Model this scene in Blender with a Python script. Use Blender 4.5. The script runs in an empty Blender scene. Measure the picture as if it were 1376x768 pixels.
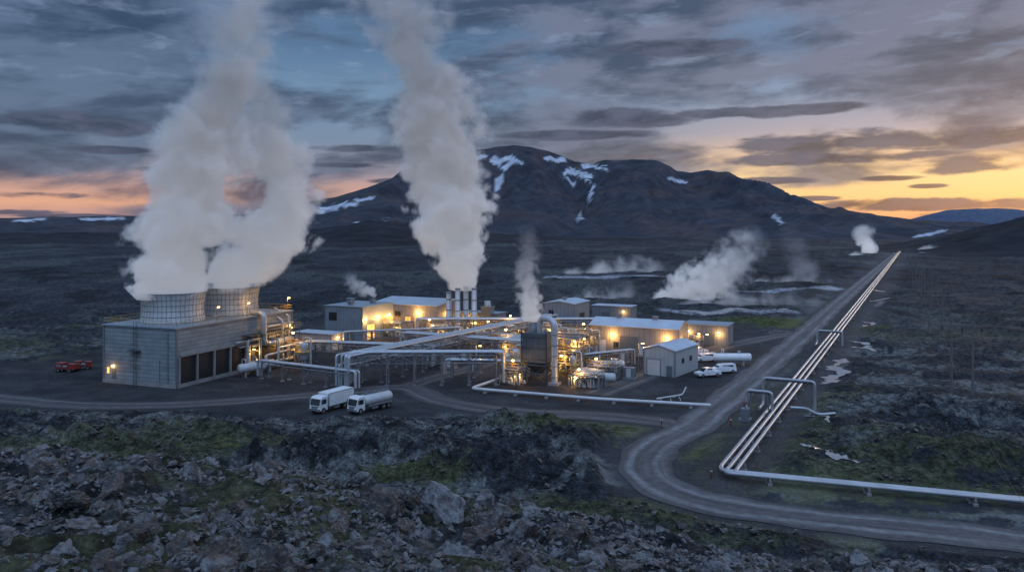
import bpy, math, random
import numpy as np
from mathutils import Vector, Matrix, noise as mno
import bmesh
random.seed(7); rng=np.random.default_rng(11)
sc=bpy.context.scene
sc.view_settings.view_transform='Standard'; sc.view_settings.look='None'; sc.view_settings.exposure=0
COL=sc.collection
F=1070.; H=30.
def gp(x,y,z=0.):
    D=(H-z)*F/(y-305.); return ((x-688.)/F*D, D)
# ---------------------------------------------------------------- noise
def pn(x,y,seed=0):
    x=np.asarray(x,float); y=np.asarray(y,float)
    xi=np.floor(x).astype(np.int64); yi=np.floor(y).astype(np.int64)
    fx=x-xi; fy=y-yi
    def g(ix,iy,dx,dy):
        h=(ix*374761393+iy*668265263+seed*974634777)&0xffffffff
        h=((h^(h>>13))*1274126177)&0xffffffff
        h=h^(h>>16)
        a=h/4294967296.*2*np.pi
        return np.cos(a)*dx+np.sin(a)*dy
    u=fx*fx*fx*(fx*(fx*6-15)+10); v=fy*fy*fy*(fy*(fy*6-15)+10)
    a=g(xi,yi,fx,fy); b=g(xi+1,yi,fx-1,fy); c=g(xi,yi+1,fx,fy-1); d=g(xi+1,yi+1,fx-1,fy-1)
    return ((a+(b-a)*u)+((c+(d-c)*u)-(a+(b-a)*u))*v)*1.5
def fbm(x,y,o=4,seed=0,gain=.5):
    s=0;a=1;t=0
    for i in range(o):
        s=s+a*pn(x*2**i,y*2**i,seed+i*17); t+=a; a*=gain
    return s/t
def ridg(x,y,o=4,seed=0):
    s=0;a=1;t=0
    for i in range(o):
        s=s+a*(1-np.abs(pn(x*2**i,y*2**i,seed+i*13))*1.6); t+=a; a*=.5
    return s/t
def sstep(a,b,x):
    t=np.clip((x-a)/(b-a),0,1); return t*t*(3-2*t)
def polydist(X,Y,pts):
    d=np.full(X.shape,1e9)
    for (x0,y0),(x1,y1) in zip(pts[:-1],pts[1:]):
        dx,dy=x1-x0,y1-y0
        t=np.clip(((X-x0)*dx+(Y-y0)*dy)/(dx*dx+dy*dy),0,1)
        d=np.minimum(d,np.hypot(X-x0-t*dx,Y-y0-t*dy))
    return d
def inpoly(X,Y,pts):
    ins=np.zeros(X.shape,bool); n=len(pts)
    for i in range(n):
        x0,y0=pts[i]; x1,y1=pts[(i+1)%n]
        if y0==y1: continue
        c=((y0>Y)!=(y1>Y))&(X<(x1-x0)*(Y-y0)/(y1-y0)+x0)
        ins^=c
    return ins
def smooth(pts,n=10):
    P=[np.array(p,float) for p in pts]; P=[2*P[0]-P[1]]+P+[2*P[-1]-P[-2]]; out=[]
    for i in range(1,len(P)-2):
        for k in range(n):
            t=k/n
            out.append(tuple(.5*((2*P[i])+(-P[i-1]+P[i+1])*t+(2*P[i-1]-5*P[i]+4*P[i+1]-P[i+2])*t*t+(-P[i-1]+3*P[i]-3*P[i+1]+P[i+2])*t**3)))
    out.append(tuple(P[-2])); return out
# ---------------------------------------------------------------- layout lines
main_road=smooth([gp(*p) for p in [(1600,775),(1480,748),(1376,728),(1240,712),(1100,697),(985,682),(905,660),(866,630),(882,600),(938,568),(985,530),(1030,492),(1068,460),(1118,415)]],10)
main_road+= [gp(1150,387),gp(1186,356),gp(1205,340),gp(1222,326)]
front_road=smooth([gp(*p) for p in [(-250,520),(-60,530),(120,545),(300,540),(450,528),(545,520),(590,538),(690,553),(800,558),(880,566),(925,575)]],8)
yard_road=smooth([gp(*p) for p in [(545,520),(600,503),(680,478),(720,440),(700,428)]],6)
yard2=smooth([gp(*p) for p in [(800,530),(880,500),(955,470),(1040,452),(1085,447)]],6)
side_track=smooth([gp(*p) for p in [(1100,697),(1010,672),(975,655),(1010,610),(1060,560),(1140,470),(1185,405)]],6)
roads=[(main_road,6.6),(front_road,5.6),(yard_road,5.),(yard2,6.)]
pl0=(25.4,94.7); pdir=np.array([.455,.89]); pdir/=np.hypot(*pdir)
pline=[pl0,(pl0[0]+pdir[0]*1400,pl0[1]+pdir[1]*1400)]
pline2=[pl0,(57,83.6),(75,77.5)]
pad=[gp(*p) for p in [(-200,497),(-200,548),(0,546),(280,548),(430,562),(560,560),(600,552),(700,562),(960,566),(1015,520),(1050,466),(1010,436),(860,425),(700,422),(430,432),(360,450),(90,480),(40,488)]]
def flatmask(X,Y):
    D=np.maximum(Y,20)
    m=np.zeros(X.shape)
    for pts,w in roads:
        d=polydist(X,Y,pts); m=np.maximum(m,1-sstep(w/2+.6+.006*D,w/2+3.+.02*D,d))
    for pts in (pline,pline2):
        d=polydist(X,Y,pts); m=np.maximum(m,1-sstep(2.2+.004*D,5+.02*D,d))
    dp=polydist(X,Y,pad+[pad[0]]); ins=inpoly(X,Y,pad)
    m=np.maximum(m,np.where(ins,1,1-sstep(0,4,dp)))
    return m
mounds=[(gp(120,600),9,4,2.8),(gp(250,585),10,3.5,1.8),(gp(560,612),9,4,2.8),(gp(430,625),8,4,2.6),(gp(690,582),8,3,2.6),(gp(760,600),7,4,2.2),(gp(800,640),7,5,2.6),(gp(640,640),8,4,3.),(gp(20,575),12,4,2.2),(gp(330,640),9,4,2.6),(gp(480,575),7,2.5,1.3),(gp(1200,590),9,5,1.8),(gp(1300,620),12,6,2.),(gp(1250,660),10,3,1.2),(gp(1130,540),6,3,.9),(gp(1230,545),9,5,1.7),(gp(1150,520),5,4,1.),(gp(1330,560),12,6,2.)]
def terrain(X,Y,fm=None):
    X=np.asarray(X,float);Y=np.asarray(Y,float)
    if fm is None: fm=flatmask(X,Y)
    Yc=np.maximum(Y,1.); b=np.clip(X/np.maximum(Yc,10),-1.2,1.2)
    s_c=np.interp(b,[-1.2,-.643,-.3,-.13,.06,.2,.4,.65,1.2],[.26,.278,.31,.33,.365,.39,.422,.445,.5])
    Yq=np.clip(Yc,9,36)
    s=s_c+(.53-s_c)*((36-Yq)/27.)**1.35
    hill=30-s*Yq-np.maximum(Yc-36,0)*.62
    r1=ridg(X/3.4,Y/3.4,4,6)-.6
    hn=.9*fbm(X/7.,Y/7.,3,3)+.5*r1+.34*fbm(X/1.4,Y/1.4,3,5)+.12*fbm(X/.35,Y/.35,3,8)
    hill=hill+hn*sstep(5,14,Yc)
    pl=1.5*fbm(X/15.,Y/11.,4,21)+.45*(ridg(X/4.,Y/3.2,3,22)-.55)+.25
    near=np.exp(-((Y-103)/28.)**2)
    pl=pl+near*(.9*(ridg(X/9.,Y/6.,4,23)-.55)+.22*fbm(X/1.2,Y/1.2,3,24))
    for (mx,my),wx,wy,mh_ in mounds:
        pl=pl+mh_*np.exp(-((X-mx)/wx)**2-((Y-my)/wy)**2)*(.85+.8*fbm(X/2.5,Y/2.5,2,25))
    far=sstep(150,500,Y)
    pl=pl*(1-.3*far)+far*(4*ridg(X/150.,Y/150.,4,31)-2.2)+sstep(130,260,Y)*1.7*(ridg(X/26.,Y/26.,4,33)-.6)
    pl=pl+sstep(900,2500,Y)*6*fbm(X/600.,Y/600.,3,41)
    pl=pl*(1-fm)
    k=1.5
    m=np.maximum(hill,pl); dd=np.abs(hill-pl)
    return m+np.where(dd<k,(k-dd)**2/(4*k),0)*(hill>-3)*(1-fm)
def tz(x,y):
    return float(terrain(np.array([float(x)]),np.array([float(y)]))[0])
# ---------------------------------------------------------------- materials
def nt(m): m.use_nodes=True; return m.node_tree
def mat(name,col,rough=.7,metal=0.,var=.25,scale=.6,bump=.0,bscale=4.,ribs=None,emit=None,estr=0,dirt=.0,hseam=None):
    m=bpy.data.materials.new(name); t=nt(m); N=t.nodes; L=t.links
    bs=N['Principled BSDF']; bs.inputs['Roughness'].default_value=rough; bs.inputs['Metallic'].default_value=metal
    tc=N.new('ShaderNodeTexCoord'); no=N.new('ShaderNodeTexNoise'); no.inputs['Scale'].default_value=scale; no.inputs['Detail'].default_value=6; no.inputs['Roughness'].default_value=.65
    L.new(tc.outputs['Object'],no.inputs['Vector'])
    mr=N.new('ShaderNodeMapRange'); mr.inputs[1].default_value=.25; mr.inputs[2].default_value=.75; mr.inputs[3].default_value=1-var; mr.inputs[4].default_value=1+var
    L.new(no.outputs['Fac'],mr.inputs[0])
    fac=mr.outputs[0]
    def mm(op,a,b):
        n=N.new('ShaderNodeMath'); n.operation=op
        for i,v in enumerate((a,b)):
            if v is None: continue
            if isinstance(v,(int,float)): n.inputs[i].default_value=v
            else: L.new(v,n.inputs[i])
        return n.outputs[0]
    height=None
    if ribs or hseam:
        sx=N.new('ShaderNodeSeparateXYZ'); L.new(tc.outputs['Object'],sx.inputs[0])
    if ribs:
        a=mm('ADD',sx.outputs[0],sx.outputs[1]); fr=mm('FRACT',mm('DIVIDE',a,ribs),None)
        dk=mm('LESS_THAN',fr,.14); fac=mm('MULTIPLY',fac,mm('SUBTRACT',1.,mm('MULTIPLY',dk,.22)))
        height=mm('SINE',mm('MULTIPLY',a,2*math.pi/(ribs/3)),None)
    if hseam:
        fr=mm('FRACT',mm('DIVIDE',sx.outputs[2],hseam),None)
        dk=mm('LESS_THAN',fr,.2); fac=mm('MULTIPLY',fac,mm('SUBTRACT',1.,mm('MULTIPLY',dk,.35)))
        wn=N.new('ShaderNodeTexWhiteNoise'); cb=N.new('ShaderNodeCombineXYZ')
        L.new(mm('FLOOR',mm('DIVIDE',sx.outputs[2],hseam),None),cb.inputs[2]); L.new(mm('FLOOR',mm('DIVIDE',mm('ADD',sx.outputs[0],sx.outputs[1]),2.4),None),cb.inputs[0])
        L.new(cb.outputs[0],wn.inputs['Vector']); fac=mm('MULTIPLY',fac,mm('ADD',.88,mm('MULTIPLY',wn.outputs['Value'],.22)))
    vm=N.new('ShaderNodeVectorMath'); vm.operation='SCALE'; vm.inputs[0].default_value=col; L.new(fac,vm.inputs['Scale'])
    L.new(vm.outputs[0],bs.inputs['Base Color'])
    if bump or height is not None:
        bp=N.new('ShaderNodeBump'); bp.inputs['Strength'].default_value=max(bump,.35) ; bp.inputs['Distance'].default_value=.05
        if height is not None: L.new(height,bp.inputs['Height'])
        else:
            n2=N.new('ShaderNodeTexNoise'); n2.inputs['Scale'].default_value=bscale; n2.inputs['Detail'].default_value=8; L.new(tc.outputs['Object'],n2.inputs['Vector']); L.new(n2.outputs['Fac'],bp.inputs['Height'])
        L.new(bp.outputs[0],bs.inputs['Normal'])
    if emit: bs.inputs['Emission Color'].default_value=(*emit,1); bs.inputs['Emission Strength'].default_value=estr
    return m
M={}
M['blue']=mat('blue_grey_cladding',(.18,.225,.27),.5,.1,.16,.3,ribs=1.2)
M['grey']=mat('grey_cladding',(.18,.20,.225),.5,.1,.16,.3,ribs=1.2)
M['beige']=mat('beige_cladding',(.22,.21,.205),.6,0,.16,.3,ribs=1.2)
M['light']=mat('pale_cladding',(.34,.375,.40),.5,0,.14,.3,ribs=1.)
M['roof']=mat('metal_roof',(.40,.47,.55),.45,.1,.16,.25,ribs=1.)
M['roofd']=mat('grey_roof',(.22,.275,.33),.5,.15,.16,.25,ribs=1.)
M['panel']=mat('tower_panel',(.20,.235,.255),.6,0,.28,.35,hseam=.75)
M['conc']=mat('concrete',(.22,.22,.225),.85,0,.25,.5,.3,3)
M['lattice']=mat('tower_shell',(.42,.44,.45),.7,.0,.25,.5,.2,3)
M['rib']=mat('tower_rib',(.20,.22,.23),.6,.1,.15)
M['alu']=mat('aluminium_pipe_cladding',(.40,.44,.48),.42,.35,.2,1.)
M['pipel']=mat('dull_pipe_cladding',(.34,.36,.39),.42,.5,.25,.35)
M['pipew']=mat('pale_pipe_cladding',(.48,.50,.52),.5,.1,.15,.5)
M['steel']=mat('galvanised_steel',(.18,.20,.225),.5,.4,.25)
M['dsteel']=mat('dark_steel',(.07,.08,.095),.5,.4,.2)
M['dark']=mat('opening_shade',(.012,.013,.015),.7,0,.2)
M['louvre']=mat('dark_louvre',(.010,.011,.013),.7,0,.2,hseam=.8)
M['yellow']=mat('yellow_rail_paint',(.42,.27,.04),.5,0,.2)
M['white']=mat('white_vehicle_paint',(.62,.65,.68),.3,0,.12,.8)
M['tank']=mat('tank_white_paint',(.43,.46,.48),.4,0,.18)
M['tyre']=mat('tyre_rubber',(.018,.018,.018),.9,0,.1)
M['glass']=mat('dark_glass',(.02,.025,.03),.08,0,.0)
M['red']=mat('red_paint',(.18,.018,.014),.5,0,.2)
M['wood']=mat('pole_timber',(.11,.11,.115),.9,0,.3)
M['wire']=mat('cable_metal',(.06,.06,.065),.6,.3,.1)
M['door']=mat('door_paint',(.10,.12,.14),.5,0,.1)
M['doorw']=mat('white_door_paint',(.44,.46,.48),.5,0,.1)
M['lamp']=mat('sodium_lamp',(.9,.6,.2),.5,0,.0,emit=(1,.55,.16),estr=18)
M['glow']=mat('lit_window',(.9,.6,.2),.4,0,.25,1.5,emit=(1,.50,.11),estr=1.1)
M['head']=mat('headlight_glass',(.8,.8,.8),.2,0,.0)
M['trim']=mat('trim_grey',(.14,.16,.18),.5,.1,.1)
# ---------------------------------------------------------------- mesh builder
class MB:
    def __init__(s): s.v=[];s.f=[];s.sm=[]
    def add(s,vs,fs,smooth=False):
        o=len(s.v); s.v+= [tuple(v) for v in vs]; s.f+=[tuple(i+o for i in f) for f in fs]; s.sm+=[smooth]*len(fs); return s
    def box(s,c,d,rz=0.,bev=0.):
        x,y,z=c; a,b,h=d[0]/2,d[1]/2,d[2]/2; cr,sr=math.cos(rz),math.sin(rz)
        vs=[]
        for k in (-h,h):
            for i,j in ((-a,-b),(a,-b),(a,b),(-a,b)):
                vs.append((x+i*cr-j*sr,y+i*sr+j*cr,z+k))
        return s.add(vs,[(3,2,1,0),(4,5,6,7),(0,1,5,4),(1,2,6,5),(2,3,7,6),(3,0,4,7)])
    def cyl(s,p0,p1,r0,r1=None,n=12,caps=True):
        r1=r0 if r1 is None else r1
        p0=Vector(p0);p1=Vector(p1); d=(p1-p0).normalized()
        a=d.cross(Vector((0,0,1)));
        if a.length<1e-3: a=Vector((1,0,0))
        a.normalize(); b=d.cross(a)
        vs=[]
        for p,r in ((p0,r0),(p1,r1)):
            for i in range(n):
                t=2*math.pi*i/n; vs.append(p+a*math.cos(t)*r+b*math.sin(t)*r)
        s.add(vs,[(i,(i+1)%n,n+(i+1)%n,n+i) for i in range(n)],True)
        if caps:
            s.add(vs[:n],[tuple(range(n))[::-1]]); s.add(vs[n:],[tuple(range(n))])
        return s
    def beam(s,p0,p1,w):
        return s.cyl(p0,p1,w*.7,None,4)
    def tube(s,pts,r,R=1.,n=12):
        P=[Vector(p) for p in pts]; Q=[P[0]]
        for i in range(1,len(P)-1):
            a=(P[i-1]-P[i]); b=(P[i+1]-P[i]); l=min(R,a.length*.45,b.length*.45)
            A=P[i]+a.normalized()*l; B=P[i]+b.normalized()*l
            for k in range(6):
                t=k/5; Q.append(A*(1-t)**2+P[i]*2*t*(1-t)+B*t*t)
        Q.append(P[-1])
        T=[]
        for i in range(len(Q)):
            T.append((Q[min(i+1,len(Q)-1)]-Q[max(i-1,0)]).normalized())
        a=T[0].cross(Vector((0,0,1)))
        if a.length<1e-3: a=Vector((1,0,0))
        a.normalize(); vs=[]
        for i,q in enumerate(Q):
            a=(a-T[i]*a.dot(T[i])).normalized(); b=T[i].cross(a)
            for k in range(n):
                t=2*math.pi*k/n; vs.append(q+a*math.cos(t)*r+b*math.sin(t)*r)
        fs=[]
        for i in range(len(Q)-1):
            for k in range(n): fs.append((i*n+k,i*n+(k+1)%n,(i+1)*n+(k+1)%n,(i+1)*n+k))
        s.add(vs,fs,True); m=len(vs)
        s.add(vs[:n],[tuple(range(n))[::-1]]); s.add(vs[m-n:],[tuple(range(n))]); return s
    def lathe(s,prof,c=(0,0,0),n=32,axis='z'):
        vs=[]
        for r,z in prof:
            for k in range(n):
                t=2*math.pi*k/n
                if axis=='z': vs.append((c[0]+r*math.cos(t),c[1]+r*math.sin(t),c[2]+z))
                else: vs.append((c[0]+z,c[1]+r*math.cos(t),c[2]+r*math.sin(t)))
        fs=[(i*n+k,i*n+(k+1)%n,(i+1)*n+(k+1)%n,(i+1)*n+k) for i in range(len(prof)-1) for k in range(n)]
        return s.add(vs,fs,True)
    def mesh(s,name,m):
        me=bpy.data.meshes.new(name); me.from_pydata(s.v,[],s.f); me.polygons.foreach_set('use_smooth',s.sm); me.materials.append(m)
        bm=bmesh.new(); bm.from_mesh(me); bmesh.ops.recalc_face_normals(bm,faces=bm.faces); bm.to_mesh(me); bm.free()
        me.update(); return me
def thing(name,label,cat,loc,rz=0.,group=None):
    e=bpy.data.objects.new(name,None); e.empty_display_size=.5; e.location=loc; e.rotation_euler=(0,0,rz); COL.objects.link(e)
    e['label']=label; e['category']=cat
    if group: e['group']=group
    return e
def part(mb,name,m,par,label=None,loc=(0,0,0),rot=(0,0,0)):
    o=bpy.data.objects.new(name,mb.mesh(name,m) if isinstance(mb,MB) else mb); COL.objects.link(o); o.parent=par; o.location=loc; o.rotation_euler=rot
    if label: o['label']=label
    return o
def solo(mb,name,m,label,cat,loc=(0,0,0),rz=0.,group=None):
    o=bpy.data.objects.new(name,mb.mesh(name,m) if isinstance(mb,MB) else mb); COL.objects.link(o); o.location=loc; o.rotation_euler=(0,0,rz)
    o['label']=label; o['category']=cat
    if group: o['group']=group
    return o
def light(par,loc,power,col=(1,.50,.13),r=.15):
    l=bpy.data.lights.new('lamp_light','POINT'); l.energy=power*2.5; l.color=col; l.shadow_soft_size=r
    o=bpy.data.objects.new('lamp_light',l); COL.objects.link(o); o.parent=par; o.location=loc; return o
# ---------------------------------------------------------------- ground
def make_ground():
    az=np.concatenate([np.radians(np.linspace(-85,-38,50))[:-1],np.radians(np.linspace(-38,38,820)),np.radians(np.linspace(38,85,50))[1:]])
    r=np.exp(np.concatenate([np.linspace(math.log(3.),math.log(9.),20)[:-1],np.linspace(math.log(9.),math.log(160.),540)[:-1],np.linspace(math.log(160.),math.log(9000.),360)]))
    A,R=np.meshgrid(az,r); X=(R*np.sin(A)); Y=(R*np.cos(A))
    sh=X.shape; X=X.ravel();Y=Y.ravel(); fm=flatmask(X,Y); Z=terrain(X,Y,fm)
    V=np.stack([X,Y,Z],1); nr,nc=sh
    i=np.arange(nr-1)[:,None]*nc+np.arange(nc-1)[None,:]
    Fq=np.stack([i,i+1,i+nc+1,i+nc],-1).reshape(-1,4)
    me=bpy.data.meshes.new('ground'); me.vertices.add(len(V)); me.vertices.foreach_set('co',V.ravel()); me.loops.add(Fq.size); me.loops.foreach_set('vertex_index',Fq.ravel())
    me.polygons.add(len(Fq)); me.polygons.foreach_set('loop_start',np.arange(len(Fq))*4); me.polygons.foreach_set('loop_total',np.full(len(Fq),4)); me.update(); me.validate()
    me.polygons.foreach_set('use_smooth',np.ones(len(Fq),bool))
    def c3(*c): return np.array(c)[None,:]
    n1=fbm(X/22.,Y/14.,5,51); n2=fbm(X/6.,Y/4.,4,52); n3=fbm(X/60.,Y/30.,4,53); n4=fbm(X/1.2,Y/1.2,3,54)
    C=np.repeat(c3(.034,.038,.043),len(X),0)
    def mix(C,col,m): m=m[:,None]; return C*(1-m)+col*m
    lich=sstep(-.02,.2,n1+.6*n2+.3*n4)*.85
    C=mix(C,c3(.155,.160,.150),lich*(1-.5*sstep(250,600,Y)))
    moss=sstep(.04,.26,n3+.5*n2-.03+.25*n4)*sstep(60,80,Y)*(1-sstep(180,320,Y))
    C=mix(C,c3(.080,.086,.038),moss*.75)
    hillm=1-sstep(50,70,Y)
    C=mix(C,c3(.045,.046,.049),hillm*.8); C=mix(C,c3(.125,.130,.122),hillm*sstep(.0,.28,n1+.5*n4)*.65); C=mix(C,c3(.080,.082,.030),hillm*sstep(.05,.25,n2+.6*n1)*.75)
    C=mix(C,c3(.080,.054,.040),hillm*sstep(.1,.35,n4+.3*n2-.08)*.4)
    farm=sstep(170,320,Y); nf=fbm(X/70.,Y/200.,5,61); ng=fbm(X/18.,Y/40.,4,62)
    C=mix(C,c3(.036,.041,.048),farm*.75); C=mix(C,c3(.095,.102,.094),farm*sstep(.03,.26,nf+.5*ng)*.65); C=mix(C,c3(.012,.013,.016),farm*sstep(.08,.3,ng-.4*nf)*.75)
    g=polydist(X,Y,[gp(985,434),gp(1080,434)]); C=mix(C,c3(.075,.088,.030),1-sstep(8,17,g+6*n1))
    for a,b,w in (((400,612),(270,630),6),((300,600),(380,596),3),((720,585),(840,578),4),((520,640),(600,650),4),((940,612),(960,600),3),((850,690),(905,700),2),((1060,450),(1180,440),6),((100,440),(300,438),6)):
        g=polydist(X,Y,[gp(*a),gp(*b)]); C=mix(C,c3(.085,.092,.034),(1-sstep(w*.3,w,g+5*n2+2*n4))*.7*sstep(60,75,Y))
    for (a,b,w,k) in [((740,374),(880,373),9,.9),((900,418),(1060,421),5,.8),((1010,392),(1120,388),10,.8),((930,400),(1000,402),5,.5),((1230,340),(1275,338),14,.9)]:
        g=polydist(X,Y,[gp(*a),gp(*b)]); C=mix(C,c3(.4,.4,.42),(1-sstep(w*.4,w,g+w*.8*n1))*k)
    C=C*np.array([[.94,1.0,1.07]])
    dp=polydist(X,Y,pad+[pad[0]]); ins=inpoly(X,Y,pad); gm=np.where(ins,1,1-sstep(0,2.5,dp))
    C=mix(C,(c3(.029,.032,.037)*(1+.6*n2[:,None]+.6*n1[:,None])),gm*.95)
    for pts,w in roads:
        d=polydist(X,Y,pts); C=mix(C,c3(.038,.040,.044),(1-sstep(w/2+.3,w/2+2.6,d+1.2*n2))*.85)
    d=polydist(X,Y,pline); C=mix(C,c3(.038,.039,.043),(1-sstep(3,6,d+1.5*n2))*.8)
    d=polydist(X,Y,side_track); C=mix(C,c3(.05,.051,.056),(1-sstep(1.2,2.2,d+.6*n2))*.6)
    rough=(1-fm)
    ca=me.color_attributes.new('tint','FLOAT_COLOR','POINT')
    ca.data.foreach_set('color',np.concatenate([C,rough[:,None]],1).astype(np.float32).ravel())
    m=bpy.data.materials.new('lava_ground'); t=nt(m); N=t.nodes;L=t.links; bs=N['Principled BSDF']; bs.inputs['Roughness'].default_value=.95; bs.inputs['Specular IOR Level'].default_value=.15
    at=N.new('ShaderNodeAttribute'); at.attribute_name='tint'; geo=N.new('ShaderNodeNewGeometry')
    def mm(op,a,b=None):
        n=N.new('ShaderNodeMath'); n.operation=op
        for i,v in enumerate((a,b)):
            if v is None: continue
            if isinstance(v,(int,float)): n.inputs[i].default_value=v
            else: L.new(v,n.inputs[i])
        return n.outputs[0]
    outs=[]
    for s_,lo,hi in ((.35,.7,1.3),(2.2,.5,1.55),(9.,.65,1.4)):
        no=N.new('ShaderNodeTexNoise'); no.inputs['Scale'].default_value=s_; no.inputs['Detail'].default_value=6; no.inputs['Roughness'].default_value=.7; L.new(geo.outputs['Position'],no.inputs['Vector'])
        mr=N.new('ShaderNodeMapRange'); mr.inputs[1].default_value=.3; mr.inputs[2].default_value=.7; mr.inputs[3].default_value=lo; mr.inputs[4].default_value=hi; L.new(no.outputs['Fac'],mr.inputs[0]); outs.append((no,mr))
    vadd=N.new('ShaderNodeVectorMath');vadd.operation='MULTIPLY_ADD';L.new(outs[1][0].outputs['Color'],vadd.inputs[0]);vadd.inputs[1].default_value=(.6,.6,.6);L.new(geo.outputs['Position'],vadd.inputs[2])
    v1=N.new('ShaderNodeTexVoronoi');v1.inputs['Scale'].default_value=.75;L.new(vadd.outputs[0],v1.inputs['Vector'])
    v2=N.new('ShaderNodeTexVoronoi');v2.inputs['Scale'].default_value=2.6;L.new(vadd.outputs[0],v2.inputs['Vector'])
    cell=mm('ADD',mm('MULTIPLY',v1.outputs['Distance'],.6),mm('MULTIPLY',v2.outputs['Distance'],.5))
    cr=N.new('ShaderNodeMapRange');cr.inputs[1].default_value=.15;cr.inputs[2].default_value=.8;cr.inputs[3].default_value=1.6;cr.inputs[4].default_value=.3;L.new(cell,cr.inputs[0])
    cf=mm('ADD',mm('MULTIPLY',mm('SUBTRACT',cr.outputs[0],1.),at.outputs['Alpha']),1.)
    b=mm('MULTIPLY',mm('MULTIPLY',mm('MULTIPLY',outs[0][1].outputs[0],outs[1][1].outputs[0]),outs[2][1].outputs[0]),cf)
    vm=N.new('ShaderNodeVectorMath');vm.operation='SCALE';L.new(at.outputs['Color'],vm.inputs[0]);L.new(b,vm.inputs['Scale']);L.new(vm.outputs[0],bs.inputs['Base Color'])
    hgt=mm('SUBTRACT',mm('MULTIPLY',outs[1][0].outputs['Fac'],.5),mm('MULTIPLY',mm('MULTIPLY',cell,at.outputs['Alpha']),1.4))
    bp=N.new('ShaderNodeBump');bp.inputs['Strength'].default_value=1.;bp.inputs['Distance'].default_value=.45;L.new(hgt,bp.inputs['Height'])
    bp2=N.new('ShaderNodeBump');bp2.inputs['Strength'].default_value=.9;bp2.inputs['Distance'].default_value=.1;L.new(outs[2][0].outputs['Fac'],bp2.inputs['Height']);L.new(bp.outputs[0],bp2.inputs['Normal']);L.new(bp2.outputs[0],bs.inputs['Normal'])
    me.materials.append(m); o=bpy.data.objects.new('ground',me); COL.objects.link(o); o['kind']='structure'
make_ground()
# ---------------------------------------------------------------- roads
def road_mat(g):
    m=bpy.data.materials.new('gravel_road'); t=nt(m);N=t.nodes;L=t.links;bs=N['Principled BSDF'];bs.inputs['Roughness'].default_value=.9
    uv=N.new('ShaderNodeUVMap'); sp=N.new('ShaderNodeSeparateXYZ'); L.new(uv.outputs[0],sp.inputs[0])
    geo=N.new('ShaderNodeNewGeometry'); no=N.new('ShaderNodeTexNoise');no.inputs['Scale'].default_value=.8;no.inputs['Detail'].default_value=7;no.inputs['Roughness'].default_value=.7;L.new(geo.outputs['Position'],no.inputs['Vector'])
    mp=N.new('ShaderNodeMapping'); mp.inputs['Scale'].default_value=(7,.06,1);L.new(uv.outputs[0],mp.inputs[0]); n2=N.new('ShaderNodeTexNoise');n2.inputs['Scale'].default_value=1;n2.inputs['Detail'].default_value=4;L.new(mp.outputs[0],n2.inputs['Vector'])
    rp=N.new('ShaderNodeValToRGB'); e=rp.color_ramp.elements; e[0].position=0;e[0].color=(.038*g,.039*g,.043*g,1);e[1].position=1;e[1].color=(.038*g,.039*g,.043*g,1)
    for p,c in ((.1,.058),(.26,.120),(.38,.064),(.5,.056),(.62,.064),(.74,.120),(.9,.058)):
        k=e.new(p);k.color=(c*g*.97,c*g,c*1.07*g,1)
    L.new(sp.outputs[0],rp.inputs[0])
    mr=N.new('ShaderNodeMapRange');mr.inputs[1].default_value=.3;mr.inputs[2].default_value=.7;mr.inputs[3].default_value=.6;mr.inputs[4].default_value=1.4;L.new(no.outputs['Fac'],mr.inputs[0])
    mr2=N.new('ShaderNodeMapRange');mr2.inputs[1].default_value=.3;mr2.inputs[2].default_value=.7;mr2.inputs[3].default_value=.55;mr2.inputs[4].default_value=1.45;L.new(n2.outputs['Fac'],mr2.inputs[0])
    k=N.new('ShaderNodeMath');k.operation='MULTIPLY';L.new(mr.outputs[0],k.inputs[0]);L.new(mr2.outputs[0],k.inputs[1])
    vm=N.new('ShaderNodeVectorMath');vm.operation='SCALE';L.new(rp.outputs[0],vm.inputs[0]);L.new(k.outputs[0],vm.inputs['Scale']);L.new(vm.outputs[0],bs.inputs['Base Color'])
    bp=N.new('ShaderNodeBump');bp.inputs['Distance'].default_value=.05;L.new(no.outputs['Fac'],bp.inputs['Height']);L.new(bp.outputs[0],bs.inputs['Normal'])
    return m
RM=road_mat(1.05); RM2=road_mat(.68)
def ribbon(name,pts,w,zo,m):
    P=np.array(pts); Q=[P[0]]
    for a,b in zip(P[:-1],P[1:]):
        n=max(1,int(np.hypot(*(b-a))/4)) if np.hypot(*(b-a))<60 else 20
        for k in range(1,n+1): Q.append(a+(b-a)*k/n)
    Q=np.array(Q); T=np.gradient(Q,axis=0); T/=np.hypot(T[:,0],T[:,1])[:,None]; Nn=np.stack([T[:,1],-T[:,0]],1)
    K=7; vs=[];uvs=[]; s=0
    for i in range(len(Q)):
        if i: s+=float(np.hypot(*(Q[i]-Q[i-1])))
        for k in range(K):
            u=k/(K-1); jw=w*(1+.08*math.sin(s*.31+2*(k>3))+.05*math.sin(s*.83))
            p=Q[i]+Nn[i]*(u-.5)*jw; vs.append((p[0],p[1],0)); uvs.append((u,s))
    fs=[(i*K+k,i*K+k+1,(i+1)*K+k+1,(i+1)*K+k) for i in range(len(Q)-1) for k in range(K-1)]
    V=np.array(vs); V[:,2]=zo+.03*(np.tile(np.arange(K),len(Q))%(K-1)!=0)
    me=bpy.data.meshes.new(name); me.from_pydata(V.tolist(),[],fs); uv=me.uv_layers.new(name='UVMap')
    for l in me.loops: uv.data[l.index].uv=uvs[l.vertex_index]
    me.materials.append(m); o=bpy.data.objects.new(name,me); COL.objects.link(o); o['kind']='structure'
ribbon('road',main_road,6.8,.055,RM); ribbon('road',front_road,5.8,.03,RM2); ribbon('road',yard_road,5,.018,RM2); ribbon('road',yard2,6,.008,RM2)
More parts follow.
